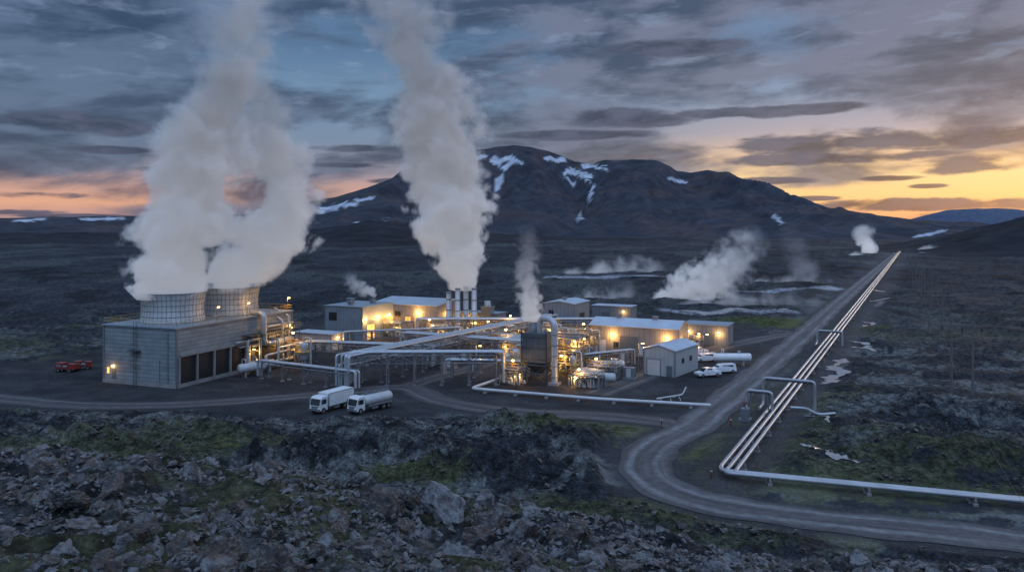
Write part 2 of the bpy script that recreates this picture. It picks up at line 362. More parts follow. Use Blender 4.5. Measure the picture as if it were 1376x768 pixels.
# ---------------------------------------------------------------- mountains
def hfield(name,x0,x1,nx,y0,y1,ny,hf,cf):
    X,Y=np.meshgrid(np.linspace(x0,x1,nx),np.linspace(y0,y1,ny)); X=X.ravel();Y=Y.ravel(); Z=hf(X,Y); C=cf(X,Y,Z)
    i=np.arange(ny-1)[:,None]*nx+np.arange(nx-1)[None,:]; Fq=np.stack([i,i+1,i+nx+1,i+nx],-1).reshape(-1,4)
    me=bpy.data.meshes.new(name); V=np.stack([X,Y,Z],1); me.vertices.add(len(V)); me.vertices.foreach_set('co',V.ravel()); me.loops.add(Fq.size); me.loops.foreach_set('vertex_index',Fq.ravel())
    me.polygons.add(len(Fq)); me.polygons.foreach_set('loop_start',np.arange(len(Fq))*4); me.polygons.foreach_set('loop_total',np.full(len(Fq),4)); me.update(); me.validate(); me.polygons.foreach_set('use_smooth',np.ones(len(Fq),bool))
    ca=me.color_attributes.new('tint','FLOAT_COLOR','POINT'); ca.data.foreach_set('color',np.concatenate([C,np.ones((len(C),1))],1).astype(np.float32).ravel())
    me.materials.append(MM); o=bpy.data.objects.new(name,me); COL.objects.link(o); o['kind']='structure'
MM=bpy.data.materials.new('mountain_rock'); t=nt(MM);N=t.nodes;L=t.links;bs=N['Principled BSDF'];bs.inputs['Roughness'].default_value=1;bs.inputs['Specular IOR Level'].default_value=.1
at=N.new('ShaderNodeAttribute');at.attribute_name='tint';geo=N.new('ShaderNodeNewGeometry');no=N.new('ShaderNodeTexNoise');no.inputs['Scale'].default_value=.02;no.inputs['Detail'].default_value=8;no.inputs['Roughness'].default_value=.65;L.new(geo.outputs['Position'],no.inputs['Vector'])
mr=N.new('ShaderNodeMapRange');mr.inputs[1].default_value=.3;mr.inputs[2].default_value=.7;mr.inputs[3].default_value=.65;mr.inputs[4].default_value=1.35;L.new(no.outputs['Fac'],mr.inputs[0])
vm=N.new('ShaderNodeVectorMath');vm.operation='SCALE';L.new(at.outputs['Color'],vm.inputs[0]);L.new(mr.outputs[0],vm.inputs['Scale']);L.new(vm.outputs[0],bs.inputs['Base Color'])
bp=N.new('ShaderNodeBump');bp.inputs['Strength'].default_value=.7;bp.inputs['Distance'].default_value=16;L.new(no.outputs['Fac'],bp.inputs['Height']);L.new(bp.outputs[0],bs.inputs['Normal'])
KM=4500./F
prof=[(-900,300),(-400,296),(0,293),(100,291),(200,290),(300,291),(370,288),(420,277),(470,264),(520,248),(560,230),(598,212),(625,205),(645,207),(665,204),(690,201),(712,202),(740,209),(765,216),(790,221),(815,218),(850,219),(872,222),(892,231),(915,236),(938,232),(958,236),(972,245),(988,262),(1010,269),(1060,276),(1120,288),(1200,297),(1290,300),(1376,308),(1700,312)]
px=np.array([(p[0]-688)*KM for p in prof]); pz=np.array([(305-p[1])*KM+30 for p in prof])
snowlines=[((622,214),(652,211),3),((664,216),(690,214),6),((682,220),(668,252),4),((690,212),(702,220),3),((735,212),(757,215),4),((762,228),(792,239),5),((760,236),(772,250),2),((798,250),(790,274),3),((785,224),(815,226),3),((900,240),(918,245),3),((430,283),(480,272),4),((448,278),(500,266),2),((20,297),(60,294),2),((110,295),(165,293),2),((1040,290),(1050,300),2),((480,300),(490,312),2),((520,290),(512,300),2),((590,246),(620,238),2),((775,285),(785,300),2),((640,230),(632,246),2),((1230,318),(1270,309),2)]
def mh(X,Y):
    w=60*fbm(X/500.,Y/500.,3,71)
    P=np.interp(X+w*.25,px,pz)
    t=np.clip((Y-1800-300*fbm(X/700.,X*0,3,72))/2400.,0,1.2)
    up=sstep(0,1,np.clip(t,0,1))*.30+np.clip(t,0,1)**2.3*.70
    back=1-sstep(4700,6900,Y)
    wv=.45*fbm(X/420.,Y/700.,3,75)
    g=ridg(X/480.+wv,Y/2300.,3,73)-.62
    g2=ridg(X/170.+wv*1.5,Y/900.,3,74)-.62
    env=np.clip(t*1.15,0,1)*(1-np.clip((t-.72)/.28,0,1)*.88)
    z=P*up*back+P*env*(.66*g+.22*g2)+ (1-up)*6*fbm(X/300.,Y/300.,3,77)
    return z-6+ 3*fbm(X/90.,Y/90.,3,76)*t
def mc(X,Y,Z):
    n=fbm(X/140.,Y/140.,4,81)
    C=np.repeat(np.array([[.040,.044,.058]]),len(X),0)*(1+.5*n[:,None])  # bluish base colour has aerial haze painted into the rock
    br=sstep(.0,.3,fbm(X/200.,Z/50.,4,82))[:,None]; C=C*(1-br*.6)+np.array([[.078,.062,.060]])*br*.6
    U=688+X/Y*F; Vv=305-(Z-30)/Y*F
    s=np.zeros(len(X)); nn=fbm(X/50.,Y/50.,4,83)
    for a,b,w in snowlines:
        d=polydist(U,Vv,[a,b]); s=np.maximum(s,1-sstep(w*.6,w*.85,d+w*1.8*nn))
    s=s[:,None]; return C*(1-s)+np.array([[.40,.45,.52]])*s
hfield('mountain',-6500,6500,950,1500,6800,330,mh,mc)
def hh(X,Y):
    a=lambda u,y0,D,wx,wy,h: h*np.exp(-((X-(u-688)/F*D)/wx)**2-((Y-D)/wy)**2)
    z=a(490,0,1500,150,230,26)+a(560,0,1750,180,300,30)+a(130,0,1500,330,200,6)+a(60,0,1900,500,250,20)+a(360,0,1700,160,200,14)
    z=z+a(760,0,1900,300,250,10)
    z=z+a(1510,0,960,170,240,62)
    return z*(1+.30*fbm(X/120.,Y/120.,4,91))-4+5*(ridg(X/70.,Y/90.,4,92)-.6)*sstep(2,20,z)
def hc(X,Y,Z):
    n=fbm(X/50.,Y/50.,4,94)[:,None]; return np.array([[.024,.026,.031]])*(1+.7*n)
hfield('hill',-2000,2400,420,500,2700,240,hh,hc)
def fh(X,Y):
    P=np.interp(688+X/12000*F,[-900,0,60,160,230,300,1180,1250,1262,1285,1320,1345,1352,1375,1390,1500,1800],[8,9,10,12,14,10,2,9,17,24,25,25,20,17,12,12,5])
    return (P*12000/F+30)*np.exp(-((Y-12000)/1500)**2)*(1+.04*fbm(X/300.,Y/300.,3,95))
def fc(X,Y,Z): return np.repeat(np.array([[.075,.10,.15]]),len(X),0)  # blue of distant haze put into the far range's colour
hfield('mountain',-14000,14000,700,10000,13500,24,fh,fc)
# ---------------------------------------------------------------- buildings
G=math.radians(-25)
def faceframe(face,w,l):
    if face=='S': return Vector((0,-l/2,0)),Vector((1,0,0)),Vector((0,-1,0))
    if face=='N': return Vector((0,l/2,0)),Vector((-1,0,0)),Vector((0,1,0))
    if face=='E': return Vector((w/2,0,0)),Vector((0,1,0)),Vector((1,0,0))
    return Vector((-w/2,0,0)),Vector((0,-1,0)),Vector((-1,0,0))
def fbox(mb,face,w,l,u,z,bw,bh,t,off=.0):
    o,d,n=faceframe(face,w,l); c=o+d*u+n*(t/2+off)+Vector((0,0,z+bh/2))
    dim=(bw,t,bh) if face in 'SN' else (t,bw,bh); mb.box(c,dim)
def building(name,label,corner,w,l,h,roof='flat',rise=1.,wall='grey',rf='roof',rot=G,feats=(),cat='industrial building',over=.25):
    cx,cy=gp(*corner); ex=(math.cos(rot),math.sin(rot)); ey=(-math.sin(rot),math.cos(rot))
    loc=(cx-ex[0]*w/2+ey[0]*l/2, cy-ex[1]*w/2+ey[1]*l/2,0)
    T=thing(name,label,cat,loc,rot)
    mb=MB()
    if roof=='flat': mb.box((0,0,h/2),(w,l,h))
    elif roof=='gx':
        a,b=w/2,l/2; vs=[(-a,-b,0),(a,-b,0),(a,b,0),(-a,b,0),(-a,-b,h),(a,-b,h),(a,b,h),(-a,b,h),(-a,0,h+rise),(a,0,h+rise)]
        mb.add(vs,[(3,2,1,0),(0,1,5,4),(1,2,6,9,5),(2,3,7,6),(3,0,4,8,7),(4,5,9,8),(6,7,8,9)])
    elif roof=='gy':
        a,b=w/2,l/2; vs=[(-a,-b,0),(a,-b,0),(a,b,0),(-a,b,0),(-a,-b,h),(a,-b,h),(a,b,h),(-a,b,h),(0,-b,h+rise),(0,b,h+rise)]
        mb.add(vs,[(3,2,1,0),(0,1,5,8,4),(1,2,6,5),(2,3,7,9,6),(3,0,4,7),(4,8,9,7),(5,6,9,8)])
    elif roof=='shed':
        a,b=w/2,l/2; vs=[(-a,-b,0),(a,-b,0),(a,b,0),(-a,b,0),(-a,-b,h),(a,-b,h),(a,b,h+rise),(-a,b,h+rise)]
        mb.add(vs,[(3,2,1,0),(4,5,6,7),(0,1,5,4),(1,2,6,5),(2,3,7,6),(3,0,4,7)])
    part(mb,'wall',M[wall],T)
    rb=MB(); o=over; th=.18
    def slab(q):
        vs=[(x,y,z+.01) for x,y,z in q]+[(x,y,z+.01+th) for x,y,z in q]; rb.add(vs,[(3,2,1,0),(4,5,6,7),(0,1,5,4),(1,2,6,5),(2,3,7,6),(3,0,4,7)])
    a,b=w/2+o,l/2+o
    if roof=='flat': slab([(-a,-b,h),(a,-b,h),(a,b,h),(-a,b,h)])
    elif roof=='gx':
        k=rise/(l/2)*o; slab([(-a,-b,h-k),(a,-b,h-k),(a,0,h+rise),(-a,0,h+rise)]); slab([(-a,.004,h+rise),(a,.004,h+rise),(a,b,h-k),(-a,b,h-k)])
    elif roof=='gy':
        k=rise/(w/2)*o; slab([(-a,-b,h-k),(-.002,-b,h+rise),(-.002,b,h+rise),(-a,b,h-k)]); slab([(.002,-b,h+rise),(a,-b,h-k),(a,b,h-k),(.002,b,h+rise)])
    elif roof=='shed':
        k=rise/l*o; slab([(-a,-b,h-k),(a,-b,h-k),(a,b,h+rise+k),(-a,b,h+rise+k)])
    part(rb,'roof',M[rf],T)
    for sx in (-1,1):
        tb=MB(); tb.box((sx*(w/2),-l/2,h/2-.05),(.22,.22,h-.12)); part(tb,'corner_trim',M['trim'],T)
    for f in feats:
        k=f[0]
        if k=='door':
            _,face,u,dw,dh=f[:5]; m=f[5] if len(f)>5 else 'door'
            d=MB(); fbox(d,face,w,l,u,.02,dw,dh,.08); dd=part(d,'door',M[m],T)
            fr=MB(); fbox(fr,face,w,l,u-dw/2-.08,.02,.15,dh+.15,.12); fbox(fr,face,w,l,u+dw/2+.08,.02,.15,dh+.15,.12); fbox(fr,face,w,l,u,dh+.03,dw,.14,.12)
            part(fr,'door_frame',M['trim'],dd)
        elif k=='win':
            _,face,u,z,ww,wh=f[:6]; m=f[6] if len(f)>6 else 'glass'
            d=MB(); fbox(d,face,w,l,u,z,ww,wh,.06); dd=part(d,'window',M[m],T)
            fr=MB(); fbox(fr,face,w,l,u,z-.1,ww+.2,.1,.1); fbox(fr,face,w,l,u,z+wh,ww+.2,.1,.1); fbox(fr,face,w,l,u,z,.07,wh,.1); part(fr,'window_frame',M['trim'],dd)
        elif k=='lamp':
            _,face,u,z,p=f[:5]
            d=MB(); fbox(d,face,w,l,u,z,.42,.22,.3); ld=part(d,'wall_lamp',M['lamp'],T)
            o_,dd_,n_=faceframe(face,w,l); q=o_+dd_*u+n_*1.0+Vector((0,0,z-.35)); light(ld,q,p)
        elif k=='vent':
            _,x,y,s=f; d=MB(); z0=h+(rise*.9 if roof!='flat' else .2); d.box((x,y,z0+s*.4),(s,s,s*.9)); d.box((x,y,z0+s*.9),(s*1.25,s*1.25,s*.12)); part(d,'roof_vent',M['steel'],T)
        elif k=='louv':
            _,face,u,z,ww,wh=f; d=MB(); fbox(d,face,w,l,u,z,ww,wh,.07); part(d,'louvre',M['louvre'],T)
    return T
building('site_office','low pale flat-roofed building beside the cooling towers',(445,472),11.3,5,4,'flat',wall='light',rf='roof',feats=[('door','S',3.5,1.1,2.1),('win','S',0,1.4,1.4,1.1),('win','S',-3,1.4,1.4,1.1),('lamp','E',0,3,60)])
building('turbine_building','tall blue-grey clad turbine building with lit yard doors',(487,458),12.2,14.3,8.8,'flat',wall='blue',rf='roofd',feats=[('louv','S',-3.5,5,2.6,2.2),('door','S',3,1.2,2.2),('door','E',-3.5,3.4,4.0,'glow'),('lamp','E',-6,5.6,260),('lamp','E',0,5.6,300),('lamp','E',5,5.6,300),('door','E',3.5,2.6,3.2,'door'),('vent',-3,0,1.5),('vent',3,2,1.2),('vent',0,-4,1.)])
building('generator_hall','brownish metal-clad generator hall with wall lamps',(587,447),22.3,11,7.5,'shed',1.1,wall='beige',rf='roof',feats=[('lamp','S',5,5.6,420),('lamp','S',-5,4.4,220),('door','S',6,3.2,3.6),('louv','S',-2,4,2,1.6),('win','S',1.5,3.,1.6,1.1,'glow'),('lamp','E',0,5,200)])
building('workshop_hall','long grey workshop with pale metal roof and wall lamps',(912,481),21.5,10,6.5,'gx',1.4,wall='beige',rf='roof',feats=[('lamp','S',-5,4.7,300),('lamp','S',8,4.6,300),('door','S',-8,2.8,3.2,'doorw'),('door','S',-1,4.2,4.2,'door'),('door','S',4.5,1.1,2.1,'doorw'),('lamp','E',-2,4,120),('win','S',-4.2,1.6,1.2,1.2),('vent',-5,0,1.1),('vent',4,0,1.1),('door','E',2,2.6,3.,'door')])
building('storage_shed','small pale gabled storage shed with white doors',(907,507),6.8,12,5.2,'gy',.9,wall='light',rf='roof',rot=math.radians(-35),feats=[('door','S',-1.2,2.8,3.2,'doorw'),('door','S',2.2,.95,2.05,'door'),('win','E',2,2.4,1.2,.9),('win','E',-2,2.4,1.2,.9)],cat='shed')
building('switchgear_building','low grey switchgear building with lit wall lamp',(978,465),11.4,8,5,'flat',wall='grey',rf='roofd',feats=[('lamp','S',3.5,3.2,180),('lamp','S',-4.2,3.2,200),('door','S',1,2.6,2.8),('win','S',-2,1.6,1.4,1)])
building('compressor_building','blue-grey boxy compressor building with shallow roof',(772,446),9.4,12.6,7.9,'gy',.7,wall='blue',rf='roof',feats=[('win','S',-2.5,4.6,1.4,1.4),('door','S',1.5,2.6,3),('louv','E',0,3,4,2),('vent',0,-2,1.)])
building('pump_house','small pale pump house behind the plant yard',(848,432),13,6,4.6,'flat',wall='grey',rf='roof',feats=[('lamp','S',4,3,80),('door','S',-2,2.4,2.6)])
building('control_room','small beige control room beside the separator',(706,488),6,6,4.4,'shed',.8,wall='beige',rf='roofd',feats=[('lamp','S',-1.8,3.2,160),('win','S',.8,1.6,1.6,1.1,'glow'),('lamp','E',0,3.5,160)])
building('valve_house','low dark valve house by the pipe racks',(668,441),13,6,4.2,'flat',wall='grey',rf='roofd',feats=[('lamp','S',2,3,200),('lamp','S',-4,3,200)])
building('transformer_house','narrow grey transformer house behind the gooseneck duct',(830,458),6,6,5.2,'flat',wall='grey',rf='roofd',feats=[('lamp','S',0,3.4,150),('door','S',1.4,1.2,2.2)])
for (u,v,w_,h_) in ((578,486,2.2,2.4),(604,494,3,2.2),(735,478,2.6,2.6),(838,486,2.,2.2),(640,500,2.4,2.),(520,478,3,2.4),(560,476,2,2.),(862,478,2.4,2.4),(792,486,2,3),(625,486,2.4,2.2),(715,498,2,2.2),(846,508,2.2,2.)):
    T=thing('electrical_cabinet','grey steel electrical cabinet on a concrete base','cabinet',(*gp(u,v),0),G,'electrical cabinets in the plant yard')
    mb=MB(); mb.box((0,0,.1),(w_+.4,1.9,.2)); part(mb,'base',M['conc'],T)
    mb=MB(); mb.box((0,0,.2+h_/2),(w_,1.5,h_)); part(mb,'casing',M['steel'],T)
    mb=MB(); mb.box((0,-.77,.2+h_/2),(w_*.42,.05,h_*.85)); part(mb,'door',M['doorw'],T)
# ---------------------------------------------------------------- cooling tower building
def railing(mb,pts,z,h=1.1,step=2.):
    for a,b in zip(pts[:-1],pts[1:]):
        a=Vector((*a,z));b=Vector((*b,z));L_=(b-a).length;n=max(1,int(L_/step))
        for i in range(n+1):
            p=a+(b-a)*i/n; mb.beam(p,p+Vector((0,0,h)),.055)
        for k in (.55,1.08): mb.beam(a+Vector((0,0,h*k)),b+Vector((0,0,h*k)),.05)
CR=math.radians(-21.1); exx=Vector((math.cos(CR),math.sin(CR),0)); eyy=Vector((-math.sin(CR),math.cos(CR),0))
CW,CL,CH=18.,34.6,11.
ctr=Vector((-62.3,147.9,0))-exx*CW/2+eyy*CL/2
T=thing('cooling_tower_block','grey panelled cooling tower block with louvred air intakes','cooling tower building',ctr,CR)
mb=MB(); mb.box((0,0,CH/2),(CW,CL,CH)); part(mb,'wall',M['panel'],T)
mb=MB(); mb.box((0,0,CH+.13),(CW+.6,CL+.6,.25)); part(mb,'roof',M['roofd'],T)
for i in range(4):
    mb=MB(); fbox(mb,'E',CW,CL,-CL/2+3.3+i*4.6-.6,.75,4.25,4.9,.06); part(mb,'louvre',M['louvre'],T)
mb=MB(); fbox(mb,'E',CW,CL,7,5.2,16,.3,.9); fbox(mb,'E',CW,CL,-6,5.75,21,.35,.4)
for i in range(5): fbox(mb,'E',CW,CL,-CL/2+1.0+i*4.6-.6,.0,.3,5.7,.45)
part(mb,'intake_frame',M['conc'],T)
mb=MB(); fbox(mb,'E',CW,CL,9.5,.05,12,4.6,.05); part(mb,'pump_bay_shade',M['dark'],T)  # near-black sheet on the solid wall, inner shade of the bay as colour
mb=MB()
for f in 'SEWN': fbox(mb,f,CW,CL,0,0.02,(CW if f in 'SN' else CL)+.5,.7,.25)
part(mb,'plinth',M['conc'],T)
for cx_,cy_ in((-1,-1),(1,-1),(1,1)):
    mb=MB(); mb.box((cx_*CW/2,cy_*CL/2,CH/2),(.35,.35,CH-.02)); part(mb,'corner_trim',M['trim'],T)
mb=MB(); a,b=CW/2,CL/2; railing(mb,[(-a,-b),(a,-b),(a,b),(-a,b),(-a,-b)],CH+.25); part(mb,'roof_railing',M['yellow'],T)
mb=MB()
for dx in(-.35,.35): mb.beam((-.8+dx,-CL/2-.35,.1),(-.8+dx,-CL/2-.35,CH+1.2),.07)
for i in range(26): mb.beam((-1.15,-CL/2-.35,.4+i*.42),(-.45,-CL/2-.35,.4+i*.42),.04)
for i in range(9): 
    z=2.6+i*1.05; mb.beam((-1.25,-CL/2-.35,z),(-1.25,-CL/2-1.1,z),.04);mb.beam((-.35,-CL/2-.35,z),(-.35,-CL/2-1.1,z),.04);mb.beam((-1.25,-CL/2-1.1,z),(-.35,-CL/2-1.1,z),.04)
mb.box((-.8,-CL/2-.7,6.6),(2.4,1.3,.1))
part(mb,'ladder',M['dsteel'],T)
mb=MB(); fbox(mb,'S',CW,CL,-6.4,.72,1.,2.1,.08); part(mb,'door',M['door'],T)
mb=MB(); fbox(mb,'S',CW,CL,-6.6,3.1,.4,.3,.3); l_=part(mb,'wall_lamp',M['lamp'],T); light(l_,(-6.6,-CL/2-1,2.8),22)
mb=MB(); fbox(mb,'S',CW,CL,-7.9,1.8,.5,1.2,.07); part(mb,'window',M['glow'],T)
for dx,dz in ((5.0,2.5),(7.,7.8)):
    mb=MB(); mb.beam((dx,-CL/2-.12,.8),(dx,-CL/2-.12,dz+2.5),.1); part(mb,'downpipe',M['steel'],T)
for ty,tx in((-CL/2+8.6,-.2),(-CL/2+23.6,1.0)):
    r0=6.2; prof=[(r0*1.0,0),(r0*.96,1.2),(r0*.94,2.4),(r0*.955,3.8),(r0*1.0,5.4),(r0*1.03,5.9)]
    inner=[(r-.25,z) for r,z in prof][::-1]
    mb=MB(); mb.lathe(prof+inner,(tx,ty,CH+.25),48); sh=part(mb,'fan_stack',M['lattice'],T,'round tapering fan stack with ribbed shell')
    mb=MB(); n=44
    for k in range(n):
        t=2*math.pi*k/n
        for (r1,z1),(r2,z2) in zip(prof[:-1],prof[1:]):
            mb.beam((tx+(r1+.0)*math.cos(t),ty+(r1+.0)*math.sin(t),CH+.25+z1),(tx+(r2+.0)*math.cos(t),ty+(r2+.0)*math.sin(t),CH+.25+z2),.07)
    for r1,z1 in [(np.interp(z,[p[1] for p in prof],[p[0] for p in prof]),z) for z in (.2,1.3,2.4,3.5,4.6,5.75)]:
        mb.lathe([(r1+.0,z1-.05),(r1+.08,z1-.05),(r1+.08,z1+.05),(r1+.0,z1+.05)],(tx,ty,CH+.25),48)
    part(mb,'stack_rib',M['rib'],sh)
    mb=MB(); mb.lathe([(.8,1.),(.8,2.)],(tx,ty,CH+.25),16); 
    for k in range(8):
        t=math.pi*k/4; mb.box((tx+math.cos(t)*2.9,ty+math.sin(t)*2.9,CH+2),(4.6,.7,.12),t)
    part(mb,'fan',M['dsteel'],sh)
for (lx,ly,p) in((a-.4,b-1,300),(a-.6,3,90),(-2,2.8,60),(a-.6,-6,50)):
    mb=MB(); mb.beam((lx,ly,CH+.25),(lx,ly,CH+3.2),.09); mb.box((lx+.25,ly,CH+3.25),(.7,.25,.12)); q=part(mb,'lamp_post',M['dsteel'],T)
    mb=MB(); mb.box((lx+.4,ly,CH+3.1),(.35,.3,.16)); part(mb,'lamp_head',M['lamp'],q); light(q,(lx+.4,ly,CH+2.8),p)
x=CW/2
for P_,r_,R_ in (([(x-5,6,CH+.8),(x+1.3,6,CH+.8),(x+1.3,6,5.2),(x+1.3,15.5,5.2)],.6,1.3),([(x+1.2,1,.8),(x+1.2,1,6.6),(x+1.2,5,6.6),(x+1.2,5,2)],.3,.7),([(x+.6,-2,6.4),(x+.6,17,6.4)],.22,1),([(x+.6,8,8.6),(x+.6,17,8.6)],.2,1),([(x+2.6,2,1.2),(x+2.6,18,1.2)],.35,1),([(x+3.4,4,.4),(x+3.4,4,3.2),(x+3.4,16,3.2),(x+3.4,16,.4)],.25,.6),([(x+1.6,12,.4),(x+1.6,12,9.4),(x-2,12,9.4+2)],.25,.6),([(x+2.9,9,.4),(x+2.9,9,5.9),(x+.2,9,5.9)],.22,.6),([(x+4.2,7,.4),(x+4.2,7,4.4),(x+4.2,14,4.4),(x+4.2,14,.4)],.2,.6),([(x+.9,15,.4),(x+.9,15,10.2),(x-3,15,10.2+1.6)],.22,.6)):
    mb=MB(); mb.tube(P_,r_,R_,12); part(mb,'duct',M['alu'],T)
mb=MB()
for i in range(7):
    y=1+i*2.7; mb.beam((x+2.2,y,0),(x+2.2,y,7.4),.16); mb.beam((x,y,7.4),(x+2.2,y,7.4),.14); mb.beam((x,y,4.2),(x+2.2,y,4.2),.12)
mb.box((x+1.15,9,7.5),(2.2,17,.1)); part(mb,'walkway_frame',M['dsteel'],T)
mb=MB(); railing(mb,[(x+2.2,.5),(x+2.2,17.5)],7.55); part(mb,'walkway_railing',M['yellow'],T)
for yy_,zz_ in((12,4.6),(4,4.2),(16,8)):
    q=MB(); q.box((x+.3,yy_,zz_),(.4,.4,.2)); q=part(q,'wall_lamp',M['lamp'],T); light(q,(x+1.0,yy_,zz_-.5),130)
# ---------------------------------------------------------------- vessels / pipework
def hvessel(loc,rz,L_=7,r=1.,m='tank',label='white horizontal pressure vessel on saddles'):
    T=thing('pressure_vessel',label,'tank',(loc[0],loc[1],0),rz,'pressure vessels in the plant yard'); zc=r+.9
    mb=MB(); pr=[(.01,-L_/2-r*.45),(r*.5,-L_/2-r*.38),(r*.85,-L_/2-r*.2),(r,-L_/2),(r,L_/2),(r*.85,L_/2+r*.2),(r*.5,L_/2+r*.38),(.01,L_/2+r*.45)]
    mb.lathe(pr,(0,0,zc),24,'x'); part(mb,'shell',M[m],T)
    for sx in(-.3,.3): mb=MB(); mb.box((sx*L_,0,.5),(.4,r*1.6,1.)); part(mb,'saddle',M['conc'],T)
    mb=MB(); mb.cyl((L_*.2,0,zc+r-.1),(L_*.2,0,zc+r+.5),.3); part(mb,'manhole',M['alu'],T)
    mb=MB(); mb.tube([(-L_*.25,0,zc+r-.1),(-L_*.25,0,zc+r+.7),(-L_*.25,r+.7,zc+r+.7),(-L_*.25,r+.7,.3)],.14,.4); part(mb,'nozzle',M['alu'],T); return T
def vvessel(loc,h,r,label='vertical steel separator vessel with domed head',m='alu'):
    T=thing('separator_vessel',label,'tank',(loc[0],loc[1],0),G,'separator vessels in the plant yard')
    mb=MB(); mb.lathe([(.01,1.2),(r*.7,1.35),(r,1.8),(r,h-.6),(r*.85,h-.25),(r*.5,h-.05),(.01,h)],(0,0,0),20); part(mb,'shell',M[m],T)
    for k in range(4): mb=MB(); mb.beam((r*.8*math.cos(k*1.57+.7),r*.8*math.sin(k*1.57+.7),0),(r*.8*math.cos(k*1.57+.7),r*.8*math.sin(k*1.57+.7),1.9),.16); part(mb,'leg',M['dsteel'],T)
    mb=MB(); mb.lathe([(r+.02,h*.6),(r+.8,h*.6),(r+.8,h*.6+.1),(r+.02,h*.6+.1)],(0,0,0),20)
    for k in range(12):
        t=k*math.pi/6; mb.beam(((r+.75)*math.cos(t),(r+.75)*math.sin(t),h*.6),((r+.75)*math.cos(t),(r+.75)*math.sin(t),h*.6+1.1),.04)
    mb.lathe([(r+.72,h*.6+1.05),(r+.8,h*.6+1.05),(r+.8,h*.6+1.12),(r+.72,h*.6+1.12)],(0,0,0),20)
    part(mb,'platform',M['yellow'],T)
    mb=MB(); mb.tube([(0,0,h-.1),(0,0,h+.8),(r+1,0,h+.8),(r+1,0,.4)],.2,.5); part(mb,'riser_pipe',M['alu'],T)
for (u,v,L_,r) in[(800,518,7,.8),(792,509,6,.7),(816,500,6.5,.8),(338,505,5.,.9),(352,500,5,.8)]:
    hvessel(gp(u,v),G+(.25 if u>700 else 1.2),L_,r)
hvessel(gp(984,491),G+.45,7.5,.9,'white','long white storage tank lying beside the shed')
for (u,v,h,r) in[(752,492,7.5,1.),(764,486,6.5,.8),(780,497,5,.9),(694,501,5,.8),(655,470,5.5,.8),(408,493,5.5,.9),(684,500,4,.8),(735,500,5,.7),(796,480,5.5,.7),(632,478,4.5,.6),(770,508,4.5,.7),(745,474,6,.7),(610,474,4.5,.6)]:
    vvessel(gp(u,v),h,r)
def rack(p0,p1,z,wd,pipes,step=6.,label='steel pipe rack carrying silver pipes',tiers=1,ends=True):
    a=Vector((p0[0],p0[1],0));b=Vector((p1[0],p1[1],0));L_=(b-a).length; ang=math.atan2(b.y-a.y,b.x-a.x)
    T=thing('pipe_rack',label,'pipe rack',a,ang,'pipe racks across the plant')
    n=max(1,round(L_/step)); me=None
    for i in range(n+1):
        if me is None:
            mb=MB()
            for s in(-1,1):
                mb.beam((0,s*wd/2,0),(0,s*wd/2,z-.05),.22)
                mb.box((0,s*wd/2,.12),(.7,.7,.24))
            for k in range(tiers): mb.beam((0,-wd/2-.3,z-k*1.7-.12),(0,wd/2+.3,z-k*1.7-.12),.2)
            mb.beam((0,-wd/2,z*.35),(0,wd/2,z*.75),.1); mb.beam((0,wd/2,z*.35),(0,-wd/2,z*.75),.1)
            me=mb.mesh('support_frame',M['steel'])
        part(me,'support_frame',M['steel'],T,loc=(L_*i/n,0,0))
    for s in(-1,1):
        mb=MB()
        mb.beam((0,s*(wd/2+.1),z-.3),(L_,s*(wd/2+.1),z-.3),.14)
        if z>4: 
            mb.beam((0,s*(wd/2+.1),z-1.8),(L_,s*(wd/2+.1),z-1.8),.12)
            for i in range(n): mb.beam((L_*i/n,s*(wd/2+.1),z-1.8),(L_*(i+.5)/n,s*(wd/2+.1),z-.3),.09); mb.beam((L_*(i+1)/n,s*(wd/2+.1),z-1.8),(L_*(i+.5)/n,s*(wd/2+.1),z-.3),.09)
        part(mb,'girder',M['steel'],T)
    for (o,r,tier) in pipes:
        r*=.66
        zz=z+r-tier*1.7; mb=MB(); pts=[(-.8,o,zz),(L_+.8,o,zz)]
        if ends: pts=[(-1.2-abs(o)*.5,o,.5)]+[(-1.2-abs(o)*.5,o,zz)]+[(L_+1+abs(o)*.4,o,zz),(L_+1+abs(o)*.4,o,.5)]
        mb.tube(pts,r,r*2.4,12); part(mb,'pipe',M['alu'],T)
    return T
rack((-30.4,149),(10,216),6,4.2,[(-1.7,.36,0),(-.95,.25,0),(-.2,.4,0),(.6,.25,0),(1.5,.33,0),(-1,.25,1),(0,.2,1),(1,.3,1)],6.5,'long elevated pipe rack with bundled silver pipes',2)
rack((-29,152),(-3,152.5),6,3.,[(-1,.42,0),(-.2,.25,0),(.5,.3,0),(1.2,.3,0)],5,'elevated pipe rack ending in a pipe drop')
rack((-49,158),(-29.5,147),3.3,1.8,[(-.5,.4,0),(.5,.3,0)],5,'low pipe rack leading to the cooling tower block')
rack((-44,176),(-18,170),4.6,2.4,[(-.8,.35,0),(0,.25,0),(.7,.35,0)],6.5,'pipe rack passing the turbine building')
rack((-24,186),(4,172),5.2,3,[(-1,.35,0),(0,.3,0),(1,.35,0)],6.5,'pipe rack crossing the plant yard')
rack((-24,214),(24,214),5.2,3,[(-1,.35,0),(0,.3,0),(1,.35,0)],7,'pipe rack behind the chimneys')
rack((-2,208),(26,196),4.,3,[(-1,.35,0),(.6,.4,0)],6,'pipe rack beside the compressor building')
rack((-12,160),(2,158),3.2,2.2,[(-.6,.4,0),(.5,.35,0)],4.5,'low pipe rack feeding the separator')
rack((12,163),(25,171),3.6,2,[(-.6,.25,0),(.2,.25,0)],4.5,'small pipe rack beside the pressure vessels')
rack((-40,196),(-14,204),4.2,2.4,[(-.6,.3,0),(.3,.25,0)],6,'pipe rack between turbine building and chimneys')
